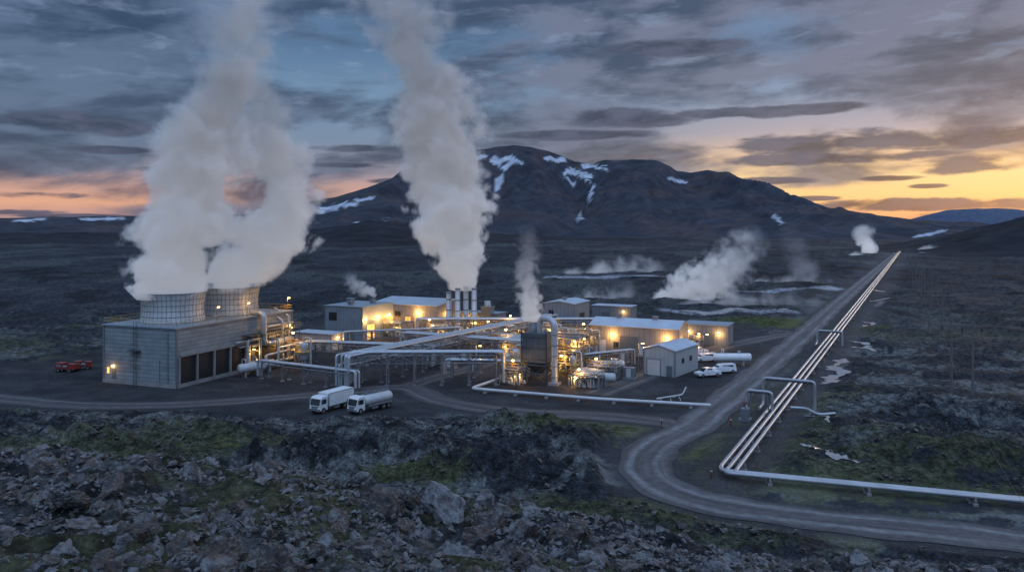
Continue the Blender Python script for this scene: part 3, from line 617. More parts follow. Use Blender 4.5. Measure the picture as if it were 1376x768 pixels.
rack((-8,192),(14,182),4.4,2.6,[(-.8,.3,0),(0,.3,0),(.8,.25,0)],5,'pipe rack above the lit manifolds')
def module(loc,w,l,h,levels,label,seed,rz=G,lp=200):
    r=random.Random(seed); T=thing('process_module',label,'industrial plant',(loc[0],loc[1],0),rz,'process modules in the plant yard')
    mb=MB()
    for sx in(-1,1):
        for sy in(-1,0,1): mb.beam((sx*w/2,sy*l/2,0),(sx*w/2,sy*l/2,h),.2)
    for k in range(1,levels+1):
        z=h*k/levels
        for sx in(-1,1): mb.beam((sx*w/2,-l/2,z),(sx*w/2,l/2,z),.18)
        for sy in(-1,1): mb.beam((-w/2,sy*l/2,z),(w/2,sy*l/2,z),.18)
    for k in range(levels):
        z0=h*k/levels;z1=h*(k+1)/levels; mb.beam((-w/2,-l/2,z0),(0,-l/2,z1),.09);mb.beam((w/2,-l/2,z0),(0,-l/2,z1),.09); mb.beam((w/2,-l/2,z0),(w/2,l/2,z1),.09)
    part(mb,'steel_frame',M['steel'],T)
    for k in range(1,levels+1): mb=MB(); mb.box((0,0,h*k/levels-.05),(w-.1,l-.1,.08)); part(mb,'platform',M['dsteel'],T)
    for k in range(1,levels+1): mb=MB(); railing(mb,[(-w/2,-l/2),(w/2,-l/2),(w/2,l/2),(-w/2,l/2),(-w/2,-l/2)],h*k/levels,1.1,1.3); part(mb,'railing',M['yellow'],T)
    for i in range(16):
        x=r.uniform(-w/2,w/2)*.9; y=r.uniform(-l/2,l/2)*.9; x2=r.uniform(-w/2,w/2); z=r.uniform(1,h+1); mb=MB(); mb.tube([(x,y,.2),(x,y,z),(x2,y,z),(x2,r.uniform(-l/2,l/2),z)],r.choice([.1,.15,.22]),.4,8); part(mb,'pipe',M['alu'],T)
    for i in range(5):
        x=r.uniform(-w/2,w/2)*.7;y=r.uniform(-l/2,l/2)*.7;k=r.randrange(levels);z=h*k/levels+.02; q=r.uniform(.5,1.); mb=MB(); mb.lathe([(.01,0),(q*.5,0),(q*.5,q*1.6),(q*.3,q*1.9),(.01,q*2)],(x,y,z),14); mb.box((x+q*.6,y,z+q*.4),(q,q*.8,q*.8)); part(mb,'pump',M['tank'],T)
    for i in range(levels+1):
        x=r.uniform(-w/2,w/2)*.8; z=max(1.8,h*(i+.6)/levels); y=-l/2-.15 if i%2 else 0
        mb=MB(); mb.box((x,y,z),(.4,.25,.25)); q=part(mb,'lamp',M['lamp'],T); light(q,(x,y-.5,z-.3),lp)
    return T
module(gp(762,500),7,7,7.5,3,'three-level steel process module with warm lamps',1,lp=260)
module(gp(776,480),8,6,6,2,'steel pipework module with lit platforms',2,lp=260)
module(gp(812,508),6,4,2.6,1,'low pump skid with yellow railings',3,lp=90)
module(gp(660,462),6,6,4.4,2,'pipework module lit by lamps beside the rack',4,lp=260)
module(gp(700,455),7,6,4,1,'pipe manifold module with lamps',5,lp=260)
module(gp(405,488),4,5,4.4,1,'small lit valve module beside the tower block',6,lp=300)
module(gp(535,452),6,6,4,1,'pump module beside the generator hall',7,lp=240)
module(gp(595,458),7,5,3.6,1,'manifold module at the foot of the chimneys',8,lp=240)
module(gp(935,470),3,3,2.6,1,'small pipe skid beside the workshop',9,lp=80)
module(gp(690,515),4,4,3,1,'valve skid beside the separator tower',10,lp=120)
module(gp(640,448),7,5,4.2,2,'lit pipe manifold beside the chimneys',12,lp=240)
module(gp(788,520),6,3,2.2,1,'low valve skid in front of the pressure vessels',13,lp=120)
module(gp(680,478),5,4,4.,1,'small lit manifold in the plant yard',14,lp=200)
module(gp(735,462),6,5,5.,2,'two-level lit pipework beside the gooseneck duct',15,lp=220)
# separator tower
T=thing('separator_tower','dark boxy scrubber tower on steel legs with platforms','industrial tower',(5.2,155.5,0),G)
w,l=5.2,4.8
mb=MB()
for sx in(-1,1):
    for sy in(-1,1): mb.beam((sx*w/2,sy*l/2,0),(sx*w/2,sy*l/2,9.8),.26)
for z in(1.8,3.4): 
    for sx in(-1,1): mb.beam((sx*w/2,-l/2,z),(sx*w/2,l/2,z),.2)
    for sy in(-1,1): mb.beam((-w/2,sy*l/2,z),(w/2,sy*l/2,z),.2)
mb.beam((-w/2,-l/2,0),(w/2,-l/2,3.4),.12);mb.beam((w/2,-l/2,0),(-w/2,-l/2,3.4),.12);mb.beam((w/2,-l/2,0),(w/2,l/2,3.4),.12)
part(mb,'leg_frame',M['dsteel'],T)
mb=MB(); mb.box((0,0,6.7),(w-.3,l-.3,5.6)); 
vs=[(-w/2+.3,-l/2+.3,3.9),(w/2-.3,-l/2+.3,3.9),(w/2-.3,l/2-.3,3.9),(-w/2+.3,l/2-.3,3.9),(-.6,-.6,1.6),(.6,-.6,1.6),(.6,.6,1.6),(-.6,.6,1.6)]
mb.add(vs,[(0,1,2,3),(7,6,5,4),(0,4,5,1),(1,5,6,2),(2,6,7,3),(3,7,4,0)]); part(mb,'casing',mat('scrubber_casing',(.075,.10,.125),.5,.2,.25,.5,ribs=1.3),T)
for z in(4.6,6.7,8.8): mb=MB(); mb.box((0,0,z),(w-.05,l-.05,.16)); part(mb,'stiffener',M['dsteel'],T)
mb=MB(); railing(mb,[(-w/2,-l/2),(w/2,-l/2),(w/2,l/2),(-w/2,l/2),(-w/2,-l/2)],9.6,1.1,1.); part(mb,'railing',M['steel'],T)
mb=MB(); mb.lathe([(.9,9.5),(.9,11.2),(.75,11.2),(.75,9.5)],(-1.2,.2,0),20); part(mb,'vent_stack',M['steel'],T)
T2=thing('gooseneck_duct','large silver gooseneck duct rising beside the scrubber','duct',(8.1,151.6,0),G)
mb=MB(); mb.tube([(0,0,.3),(0,0,12.4),(-3.6,1.5,12.4),(-3.6,1.5,9.4)],.62,1.9,18); part(mb,'duct',M['alu'],T2)
for z in(1.5,3.5,5.5,7.5,9.5): mb=MB(); mb.lathe([(.62,z),(.75,z),(.75,z+.12),(.62,z+.12)],(0,0,0),18); part(mb,'flange',M['steel'],T2)
mb=MB(); mb.box((0,0,.25),(2.,2.,.5)); part(mb,'plinth',M['conc'],T2)
# chimneys
for i,(u,v,zt) in enumerate([(603,447,11.6),(615,449,12.9),(626,447,13.2),(637,449,13.)]):
    x,y=gp(u,447+ (i%2)*1.5); T=thing('chimney','slim steel exhaust chimney with banded top','chimney',(x,y,0),0,'row of exhaust chimneys')
    mb=MB(); mb.lathe([(.95,0),(.95,1.2),(.76,1.6),(.7,zt),(.58,zt),(.58,zt-2)],(0,0,0),20); part(mb,'shaft',M['alu'],T)
    for z in(3.5,6.5,9.5,zt-.3): mb=MB(); mb.lathe([(.70,z),(.86,z),(.86,z+.2),(.70,z+.2)],(0,0,0),20); part(mb,'band',M['steel'],T)
    mb=MB(); mb.beam((1.,0,0),(1.,0,zt-.5),.05);mb.beam((1.,.4,0),(1.,.4,zt-.5),.05)
    for k in range(int(zt*2)-2): mb.beam((1.,0,.5+k*.5),(1.,.4,.5+k*.5),.035)
    part(mb,'ladder',M['dsteel'],T)
T=thing('silencer_stack','grey box-shaped silencer stack behind the chimneys','chimney',(*gp(655,440),0),G)
mb=MB(); mb.box((0,0,3),(3,3,6)); mb.box((0,0,6.2),(3.4,3.4,.3)); part(mb,'casing',M['steel'],T)
mb=MB(); mb.lathe([(.9,6.3),(.9,8),(.7,8),(.7,6.4)],(0,0,0),18); part(mb,'outlet',M['alu'],T)
def pipeline(pts,r,label,step=6.,z=.9,m='alu',name='pipeline',grp='steam pipelines',maxs=60):
    T=thing(name,label,'pipeline',(pts[0][0],pts[0][1],0),0,grp); o=Vector((pts[0][0],pts[0][1],0))
    P=[Vector((p[0],p[1],p[2] if len(p)>2 else z))-o for p in pts]
    mb=MB(); mb.tube(P,r,max(1.2,r*3),14); part(mb,'pipe',M[m],T)
    me=None;c=0
    for a,b in zip(P[:-1],P[1:]):
        if abs(a.z-b.z)>.2 or abs(a.z-z)>.3: continue
        L_=(b-a).length; n=int(L_/step); an=math.atan2(b.y-a.y,b.x-a.x)
        for i in range(n):
            if c>=maxs: break
            if me is None:
                q=MB(); q.box((0,0,.12),(.5,r*2+.7,.24)); q.box((0,r+.12,z/2),(.16,.16,z-.05)); q.box((0,-r-.12,z/2),(.16,.16,z-.05)); q.box((0,0,z-r-.1),(.25,r*2+.5,.14)); me=q.mesh('support',M['conc'])
            p=a+(b-a)*(i+.5)/n; part(me,'support',M['conc'],T,loc=(p.x,p.y,0),rot=(0,0,an)); c+=1
    return T
pipeline([gp(672,512),gp(633,526),gp(800,540),gp(955,549)],.28,'white pipeline along the edge of the gravel yard',5,.6,'pipew')
nrm=np.array([pdir[1],-pdir[0]])
for k,o in enumerate((-1.0,0,1.0)):
    def Q(s,zz=.9,e=0.): 
        p=np.array(pl0)+pdir*s+nrm*(o+e); return (p[0],p[1],zz)
    st=[ (75.,78.6-(k)*.85,.9), (pl0[0]+o*.3-.3*k, pl0[1]-.85*k+.6,.9) ] if k<2 else [Q(0)]
    pipeline(st+[Q(2 if k<2 else .1),Q(1250)],.26,'long insulated silver steam pipeline crossing the lava field',9,.9,'pipel',maxs=60)
def portal(s,o0,o1,z,label):
    a=np.array(pl0)+pdir*s+nrm*o0; b=np.array(pl0)+pdir*s+nrm*o1
    an=math.atan2(b[1]-a[1],b[0]-a[0]); L_=float(np.hypot(*(b-a)))
    T=thing('pipe_loop',label,'pipe',(a[0],a[1],0),an,'raised pipe loops over the pipeline')
    mb=MB(); mb.tube([(0,-4,.9),(0,0,.9),(0,0,z),(L_,0,z),(L_,0,.4)],.23,.7,14); part(mb,'pipe',M['pipel'],T)
    mb=MB(); 
    for x in(.6,L_-.6): mb.beam((x,.4,0),(x,.4,z-.3),.18)
    mb.beam((.3,.4,z-.35),(L_-.3,.4,z-.35),.18); part(mb,'support_frame',M['steel'],T)
portal(35,-4.2,-.2,3.9,'silver pipe loop on steel posts beside the pipeline')
portal(40,-2.4,5.6,5.2,'tall silver pipe arch crossing over the pipeline')
pipeline([(*gp(1062,552),.6),(*gp(1083,553),.6),(*gp(1100,562),.6),(*gp(1122,560),.6)],.22,'short curved branch pipe beside the pipeline',3,.6)
portal(118,-2.4,3.5,4.,'distant pipe arch over the pipeline')
T=thing('valve_station','grey valve block on the pipeline','valve',(*(np.array(pl0)+pdir*31+nrm*-3.6),0),math.atan2(pdir[1],pdir[0]))
mb=MB(); mb.box((0,0,1.1),(1.4,1.2,1.5)); mb.box((0,0,.15),(2.,1.8,.3)); part(mb,'housing',M['steel'],T); mb=MB(); mb.cyl((0,0,1.8),(0,0,2.7),.08); mb.lathe([(.4,2.6),(.48,2.6),(.48,2.7),(.4,2.7)],(0,0,0),16); mb.box((0,0,2.65),(.85,.06,.05)); part(mb,'hand_wheel',M['red'],T)
T=thing('pipe_trestle','small tilted white pipe trestle lying on the gravel','pipe rack',(*gp(900,538),0),.3)
mb=MB(); mb.tube([(-2.5,0,.5),(2.5,0,.9),(3.2,0,2.2)],.14,.5,8); part(mb,'pipe',M['pipew'],T); mb=MB(); mb.tube([(-2.,.8,.4),(1.5,.8,.4)],.1,.5,8); part(mb,'pipe',M['pipew'],T)
for x in(-1.8,0,1.8): mb=MB(); mb.beam((x,-.6,0),(x,0,.6),.09);mb.beam((x,.6,0),(x,0,.6),.09); part(mb,'trestle_leg',M['pipew'],T)
# ---------------------------------------------------------------- vehicles
def wheel(mb,hub,x,y,r,w=.3):
    mb.cyl((x,y-w/2,r),(x,y+w/2,r),r,None,20); hub.cyl((x,y-w/2-.015,r),(x,y+w/2+.015,r),r*.5,None,12)
def truck(loc,rz,cargo,label):
    T=thing('truck',label,'truck',(loc[0],loc[1],0.06),rz,'trucks parked on the gravel road')
    mb=MB()
    pr=[(-3.9,.55),(-3.95,1.35),(-3.65,2.45),(-3.35,2.7),(-2.2,2.75),(-2.2,.55)]; n=len(pr)
    vs=[(x,-1.12,z) for x,z in pr]+[(x,1.12,z) for x,z in pr]; mb.add(vs,[tuple(range(n)),tuple(range(2*n-1,n-1,-1))]+[(i,(i+1)%n,n+(i+1)%n,n+i) for i in range(n)]); 
    cab=part(mb,'cab',M['white'],T)
    mb=MB(); mb.add([(-3.96,-1.0,1.4),(-3.96,1.0,1.4),(-3.70,1.0,2.38),(-3.70,-1.0,2.38)],[(0,1,2,3)]); part(mb,'windscreen',M['glass'],cab)
    for s in(-1,1): mb=MB(); mb.box((-3.0,s*1.13,1.95),(1.0,.03,.75)); part(mb,'side_window',M['glass'],cab)
    mb=MB(); mb.box((-3.99,0,.72),(.12,2.2,.4)); mb.box((-3.97,0,1.15),(.06,1.4,.28)); part(mb,'bumper',M['trim'],cab)
    for s in(-1,1):
        mb=MB(); mb.box((-4.03,s*.85,.95),(.08,.35,.2)); part(mb,'headlight',M['head'],T)
        mb=MB(); mb.box((-3.75,s*1.35,2.0),(.12,.16,.5)); mb.beam((-3.75,s*1.1,2.2),(-3.75,s*1.35,2.2),.05); part(mb,'mirror',M['trim'],T)
    mb=MB(); mb.box((.4,0,.78),(7.2,.9,.28)); mb.box((0,-.9,.7),(1.3,.5,.5)); mb.box((4.,0,.6),(.1,2.2,.2)); part(mb,'chassis',M['trim'],T)
    if cargo=='box':
        mb=MB(); mb.box((1.05,0,2.0),(6.0,2.4,2.1)); part(mb,'cargo_box',M['white'],T)
        mb=MB(); 
        for x in(-1.98,4.08):
            for y in(-1.2,1.2): mb.box((x,y,2.0),(.1,.1,2.16))
        for y in(-1.21,1.21): mb.box((1.05,y,.98),(5.9,.06,.12)); mb.box((1.05,y,3.04),(5.9,.06,.08))
        part(mb,'cargo_trim',M['trim'],T)
    else:
        mb=MB(); vs=[];n=22
        for x,k in((-1.95,.9),(-1.8,1.),(3.7,1.),(3.95,.9)):
            for i in range(n):
                t=2*math.pi*i/n; vs.append((x,1.18*k*math.cos(t),1.85+.88*k*math.sin(t)))
        mb.add(vs,[(j*n+i,j*n+(i+1)%n,(j+1)*n+(i+1)%n,(j+1)*n+i) for j in range(3) for i in range(n)],True); mb.add(vs[:n],[tuple(range(n))]);mb.add(vs[-n:],[tuple(range(n))[::-1]])
        part(mb,'tank',M['tank'],T)
        mb=MB(); 
        for x in(-1,1,3): mb.cyl((x,0,2.68),(x,0,2.92),.28)
        mb.box((1,0,2.76),(5.2,.5,.06)); railing(mb,[(-1.6,-.5),(3.6,-.5),(3.6,.5),(-1.6,.5)],2.75,.4,1.2); mb.box((1,-1.15,1.1),(5,.3,.3)); mb.box((1,1.15,1.1),(5,.3,.3)); part(mb,'tank_walkway',M['steel'],T)
    for x in(-3.1,1.9,3.05):
        for s in(-1,1):
            mb=MB();hb=MB(); wheel(mb,hb,x,s*.98,.5,.32); q=part(mb,'wheel',M['tyre'],T); part(hb,'rim',M['steel'],q)
truck(gp(446,550),math.radians(60),'box','white box truck parked on the gravel road')
truck(gp(498,551),math.radians(52),'tank','white tanker truck parked on the gravel road')
def pickup(loc,rz,label,van=False):
    T=thing('van' if van else 'pickup_truck',label,'car',(loc[0],loc[1],0.05),rz,'cars parked beside the shed')
    if van: pr=[(-2.6,.45),(-2.6,1.0),(-1.6,1.2),(-.9,1.85),(2.3,1.9),(2.5,1.0),(2.5,.45)]
    else: pr=[(-2.6,.45),(-2.6,1.0),(-1.5,1.15),(-.85,1.8),(.6,1.82),(.85,1.15),(2.6,1.12),(2.6,.45)]
    n=len(pr); mb=MB(); 
    def yy(z,s): return s*(.92 if z<1.3 else .76)
    vs=[(x,yy(z,-1),z) for x,z in pr]+[(x,yy(z,1),z) for x,z in pr]
    mb.add(vs,[tuple(range(n)),tuple(range(2*n-1,n-1,-1))]+[(i,(i+1)%n,n+(i+1)%n,n+i) for i in range(n)]); part(mb,'body',M['white'],T)
    mb=MB(); mb.box((-.0,0,1.5),(1.0,1.68,.42)); 
    if van: mb.box((1.1,0,1.5),(1.3,1.68,.42))
    part(mb,'side_window',M['glass'],T)
    a=(-1.46,1.19) if not van else (-1.52,1.28); b=(-.88,1.76); mb=MB(); mb.add([(a[0]-.03,-.8,a[1]+.02),(a[0]-.03,.8,a[1]+.02),(b[0]-.04,.7,b[1]+.02),(b[0]-.04,-.7,b[1]+.02)],[(0,1,2,3)]); part(mb,'windscreen',M['glass'],T)
    for x in(-2.63,2.63): mb=MB(); mb.box((x,0,.55),(.1,1.8,.22)); part(mb,'bumper',M['trim'],T)
    for s in(-1,1): mb=MB(); mb.box((-2.62,s*.68,.85),(.06,.3,.16)); part(mb,'headlight',M['head'],T)
    for x in(-1.65,1.65):
        for s in(-1,1):
            mb=MB();hb=MB(); wheel(mb,hb,x,s*.82,.38,.24); q=part(mb,'wheel',M['tyre'],T); part(hb,'rim',M['steel'],q)
pickup(gp(951,506),math.radians(20),'white pickup parked beside the storage shed')
pickup(gp(972,501),math.radians(12),'white van parked beside the storage shed',True)
pickup(gp(826,493),math.radians(60),'white pickup parked by the workshop')
pickup(gp(948,486),math.radians(15),'white van parked behind the storage shed',True)
pickup(gp(938,477),math.radians(35),'white pickup parked by the switchgear building')
def trailer(loc,rz,s,label):
    T=thing('equipment_trailer',label,'trailer',(*loc,0.02),rz,'red equipment trailers on dark gravel')
    mb=MB(); mb.box((0,0,.75),(6*s,2,.2)); mb.box((-1.6*s,0,1.35),(2.2*s,1.7,1.)); mb.box((1.6*s,0,1.25),(2.0*s,1.6,.8)); part(mb,'body',M['red'],T)
    mb=MB(); mb.cyl((-.4,-.6,1.1),(.6,-.6,1.1),.3); mb.box((-1.6*s,-.87,1.3),(1.4*s,.05,.5)); mb.beam((-3*s,0,.7),(-4*s,0,.5),.1); part(mb,'fitting',M['trim'],T)
    for x in(-1.6*s,1.6*s):
        for q_ in(-1,1): mb=MB();hb=MB();wheel(mb,hb,x,q_*.9,.38); q=part(mb,'wheel',M['tyre'],T); part(hb,'rim',M['steel'],q)
trailer(gp(90,499),-.15,.8,'red equipment trailer parked on dark gravel'); trailer(gp(112,496),.35,.6,'short red equipment trailer parked beside another')
for i,(u,v) in enumerate([(956,643),(982,572),(889,572),(1004,541)]):
    x,y=gp(u,v); T=thing('marker_post','red road marker post with pale band','post',(x,y,tz(x,y)-.05),0,'red marker posts along the road')
    mb=MB(); mb.cyl((0,0,0),(0,0,1.3),.1,.09,10); part(mb,'post',M['red'],T); mb=MB(); mb.cyl((0,0,.95),(0,0,1.1),.115,None,10); part(mb,'band',M['white'],T)
for i,(u,v,h) in enumerate([(858,500,6),(640,500,5.5),(945,478,5),(577,470,6)]):
    x,y=gp(u,v); T=thing('street_lamp','slim steel yard lamp post with warm light','lamp post',(x,y,0),G,'lamp posts in the plant yard')
    mb=MB(); mb.cyl((0,0,0),(0,0,h),.09,.06,8); mb.beam((0,0,h),(.9,0,h+.1),.06); part(mb,'post',M['steel'],T)
    mb=MB(); mb.box((.9,0,h+.02),(.5,.22,.12)); q=part(mb,'lamp_head',M['lamp'],T); light(q,(.9,0,h-.3),160)
# ---------------------------------------------------------------- power line
ld=np.array([.43,.90]); ld/=np.hypot(*ld); nl=np.array([ld[1],-ld[0]]); tops=[]
for i in range(9):
    s=[0,92,160,232,306,382,460,540,640][i]; p=np.array([78.,138.])+ld*s; an=math.atan2(nl[1],nl[0])
    z0=tz(*p)-.5; T=thing('power_pole','timber H-frame power pole with crossarm and insulators','power pole',(p[0],p[1],z0),an,'power poles across the lava field')
    for s_ in(-1.6,1.6): mb=MB(); mb.cyl((s_,0,0),(s_,0,13.6),.22,.15,10); part(mb,'pole',M['wood'],T)
    mb=MB(); mb.box((0,.2,12.6),(6.4,.14,.22)); part(mb,'crossarm',M['wood'],T)
    mb=MB(); mb.beam((-1.6,0,9.5),(1.6,0,12.4),.04);mb.beam((1.6,0,9.5),(-1.6,0,12.4),.04); part(mb,'brace',M['wood'],T)
    for s_ in(-3,0,3): mb=MB(); mb.lathe([(.01,11.6),(.1,11.6),(.05,11.75),(.12,11.85),(.05,12.0),(.12,12.1),(.05,12.3),(.02,12.5)],(s_,.2,0),8); part(mb,'insulator',M['glass'],T)
    tops.append((p,z0+11.6))
for k,off in enumerate((-3,0,3)):
    mb=MB(); pts=[]
    pp=[(np.array([78.,138.])-ld*100, tops[0][1])]+tops
    for (a,za),(b,zb) in zip(pp[:-1],pp[1:]):
        for j in range(8):
            t=j/8; q=a+(b-a)*t+nl*off; pts.append((q[0],q[1],za+(zb-za)*t-1.8*4*t*(1-t)*1.2))
    mb.tube(pts,.014,.01,4)
    solo(mb,'power_cable',M['wire'],'thin sagging overhead cable between timber poles','cable',group='overhead cables')
# ---------------------------------------------------------------- pools / streams
WM=bpy.data.materials.new('pool_water'); t=nt(WM); b=t.nodes['Principled BSDF']; b.inputs['Base Color'].default_value=(.24,.225,.22,1); b.inputs['Roughness'].default_value=.2
no=t.nodes.new('ShaderNodeTexNoise'); no.inputs['Scale'].default_value=1.5; g=t.nodes.new('ShaderNodeTexCoord'); bp=t.nodes.new('ShaderNodeBump'); bp.inputs['Strength'].default_value=.15; t.links.new(g.outputs['Object'],no.inputs['Vector']); t.links.new(no.outputs['Fac'],bp.inputs['Height']); t.links.new(bp.outputs[0],b.inputs['Normal'])
for pts,w in [([(1138,482),(1122,492),(1128,503),(1112,512),(1122,519)],1.9),([(1140,458),(1165,463),(1150,468),(1185,471)],1.3),([(1155,432),(1172,434),(1160,440)],1.3),([(1075,605),(1105,612),(1125,622),(1165,628)],.9),([(1080,560),(1105,566),(1115,572)],.7),([(1170,405),(1200,402)],3),([(900,417),(980,420),(1060,417)],3),([(1165,388),(1190,392)],3)]:
    P=np.array(smooth([gp(*p) for p in pts],10)); T_=np.gradient(P,axis=0); T_/=np.hypot(T_[:,0],T_[:,1])[:,None]; Nn=np.stack([T_[:,1],-T_[:,0]],1)
    vs=[];n=len(P); ph=w*3
    for i in range(n):
        for s in(-1,1):
            ww=w*max(.12,.55+.5*math.sin(i*.55+ph+s)+.3*math.sin(i*1.7+s*2+ph))*min(1,(i+.3)/3,(n-i-.7)/3); q=P[i]+Nn[i]*s*ww; vs.append((q[0],q[1],tz(*q)+.1))
    me=bpy.data.meshes.new('water'); me.from_pydata(vs,[],[(2*i,2*i+1,2*i+3,2*i+2) for i in range(n-1)]); me.materials.append(WM)
    o=bpy.data.objects.new('water',me); COL.objects.link(o); o['kind']='structure'
# ---------------------------------------------------------------- rocks
RMt=bpy.data.materials.new('lava_rock'); t=nt(RMt);N=t.nodes;L=t.links;bs=N['Principled BSDF'];bs.inputs['Roughness'].default_value=.75
oi=N.new('ShaderNodeObjectInfo');geo=N.new('ShaderNodeNewGeometry')
rp=N.new('ShaderNodeValToRGB'); e=rp.color_ramp.elements; e[0].color=(.015,.015,.018,1);e[1].color=(.16,.165,.18,1)
k=e.new(.38);k.color=(.038,.039,.043,1);k=e.new(.60);k.color=(.080,.056,.045,1);k=e.new(.72);k.color=(.068,.071,.078,1)
no=N.new('ShaderNodeTexNoise');no.inputs['Scale'].default_value=3.2;no.inputs['Detail'].default_value=4;L.new(geo.outputs['Position'],no.inputs['Vector'])
ad=N.new('ShaderNodeMath');ad.operation='MULTIPLY_ADD';L.new(oi.outputs['Random'],ad.inputs[0]);ad.inputs[1].default_value=.5;L.new(no.outputs['Fac'],ad.inputs[2])
sb=N.new('ShaderNodeMath');sb.operation='MULTIPLY_ADD';L.new(ad.outputs[0],sb.inputs[0]);sb.inputs[1].default_value=1.5;sb.inputs[2].default_value=-.55;L.new(sb.outputs[0],rp.inputs[0])
n2=N.new('ShaderNodeTexNoise');n2.inputs['Scale'].default_value=9;n2.inputs['Detail'].default_value=8;n2.inputs['Roughness'].default_value=.75;L.new(geo.outputs['Position'],n2.inputs['Vector'])
mr=N.new('ShaderNodeMapRange');mr.inputs[1].default_value=.3;mr.inputs[2].default_value=.7;mr.inputs[3].default_value=.4;mr.inputs[4].default_value=1.8;L.new(n2.outputs['Fac'],mr.inputs[0])
sn=N.new('ShaderNodeSeparateXYZ');L.new(geo.outputs['Normal'],sn.inputs[0])
n3=N.new('ShaderNodeTexNoise');n3.inputs['Scale'].default_value=3.5;n3.inputs['Detail'].default_value=6;L.new(geo.outputs['Position'],n3.inputs['Vector'])
lm=N.new('ShaderNodeMath');lm.operation='MULTIPLY';L.new(sn.outputs[2],lm.inputs[0]);L.new(n3.outputs['Fac'],lm.inputs[1])
lr=N.new('ShaderNodeMapRange');lr.inputs[1].default_value=.40;lr.inputs[2].default_value=.55;L.new(lm.outputs[0],lr.inputs[0]);lr.inputs[4].default_value=.65
vm=N.new('ShaderNodeVectorMath');vm.operation='SCALE';L.new(rp.outputs[0],vm.inputs[0]);L.new(mr.outputs[0],vm.inputs['Scale'])
mx=N.new('ShaderNodeMix');mx.data_type='RGBA';L.new(lr.outputs[0],mx.inputs[0]);L.new(vm.outputs[0],mx.inputs[6]);mx.inputs[7].default_value=(.150,.155,.142,1);L.new(mx.outputs[2],bs.inputs['Base Color'])
bp=N.new('ShaderNodeBump');bp.inputs['Strength'].default_value=1;bp.inputs['Distance'].default_value=.08;L.new(n2.outputs['Fac'],bp.inputs['Height']);L.new(bp.outputs[0],bs.inputs['Normal'])
def rockmesh(seed,sub):
    r=random.Random(seed); bm=bmesh.new(); sc_=(r.uniform(.8,1.3),r.uniform(.7,1.1),r.uniform(.55,.95))
    if sub:
        bmesh.ops.create_icosphere(bm,subdivisions=5,radius=1.)
        pls=[(Vector((r.gauss(0,1),r.gauss(0,1),r.gauss(0,.8))).normalized(),r.uniform(.45,.8)) for _ in range(11)]
        off=Vector((seed*1.7,seed*.3,0))
        for v in bm.verts:
            c=v.co.copy()
            for n_,d_ in pls:
                q=c.dot(n_)-d_
                if q>0: c-=n_*q*.95
            c=Vector((c.x*sc_[0],c.y*sc_[1],c.z*sc_[2]*1.1))
            k=mno.fractal(c*1.8+off,1.,2.,3)*.18+abs(mno.noise(c*4.+off))*-.22+mno.noise(c*11+off)*.05
            v.co=c*(1.2+k)
    else:
        for i in range(9):
            v=Vector((r.gauss(0,1),r.gauss(0,1),r.gauss(0,1))).normalized()*r.uniform(.7,1.1); bm.verts.new((v.x*sc_[0],v.y*sc_[1],v.z*sc_[2]))
        res=bmesh.ops.convex_hull(bm,input=bm.verts); 
        bmesh.ops.delete(bm,geom=[g for g in res['geom_interior'] if isinstance(g,bmesh.types.BMVert)],context='VERTS')
    me=bpy.data.meshes.new('lava_rock'); bm.to_mesh(me); bm.free(); me.materials.append(RMt); return me
RK=[rockmesh(100+i,True) for i in range(9)]
cand=[]
for i in range(2200):
    Y=13+30*rng.random()**1.1; X=Y*rng.uniform(-.7,.7); s=.09+.12*rng.random()+(.34*rng.random()**6)
    cl=float(pn(np.array([X/4.]),np.array([Y/4.]),200)[0])
    if cl<-.15: s*=.6
    cand.append((s/Y,X,Y,s))
for (u,Y,s) in[(595,31,.95),(505,30,.8),(640,28,.6),(700,27,.75),(860,23,.45),(260,33,.5),(560,32,.65),(480,25,.35),(720,22,.38),(1050,20,.35),(620,25,.5),(540,27,.45),(800,24,.42),(350,34,.45),(655,30,.55),(580,28,.45),(530,32,.6),(615,33,.6),(480,33,.5),(680,31,.5),(750,27,.4),(190,17,.2),(120,34,.5),(50,33,.5),(200,35,.4)]:
    cand.append((1,(u-688)/F*Y,Y,s))
cand.sort(reverse=True); cand=cand[:298]
zs=terrain(np.array([c[1] for c in cand]),np.array([c[2] for c in cand]))
for (q,X,Y,s),z in zip(cand,zs):
    o=bpy.data.objects.new('lava_rock',random.choice(RK)); COL.objects.link(o); o.location=(X,Y,z+s*.2); o.scale=(s*random.uniform(.8,1.2),s*random.uniform(.8,1.2),s*random.uniform(.8,1.25)); o.rotation_euler=(random.uniform(-.7,.7),random.uniform(-.7,.7),random.uniform(0,6.28))
    o['label']='angular dark lava rock lying on the rocky slope'; o['category']='rock'; o['group']='lava rocks on the slope'
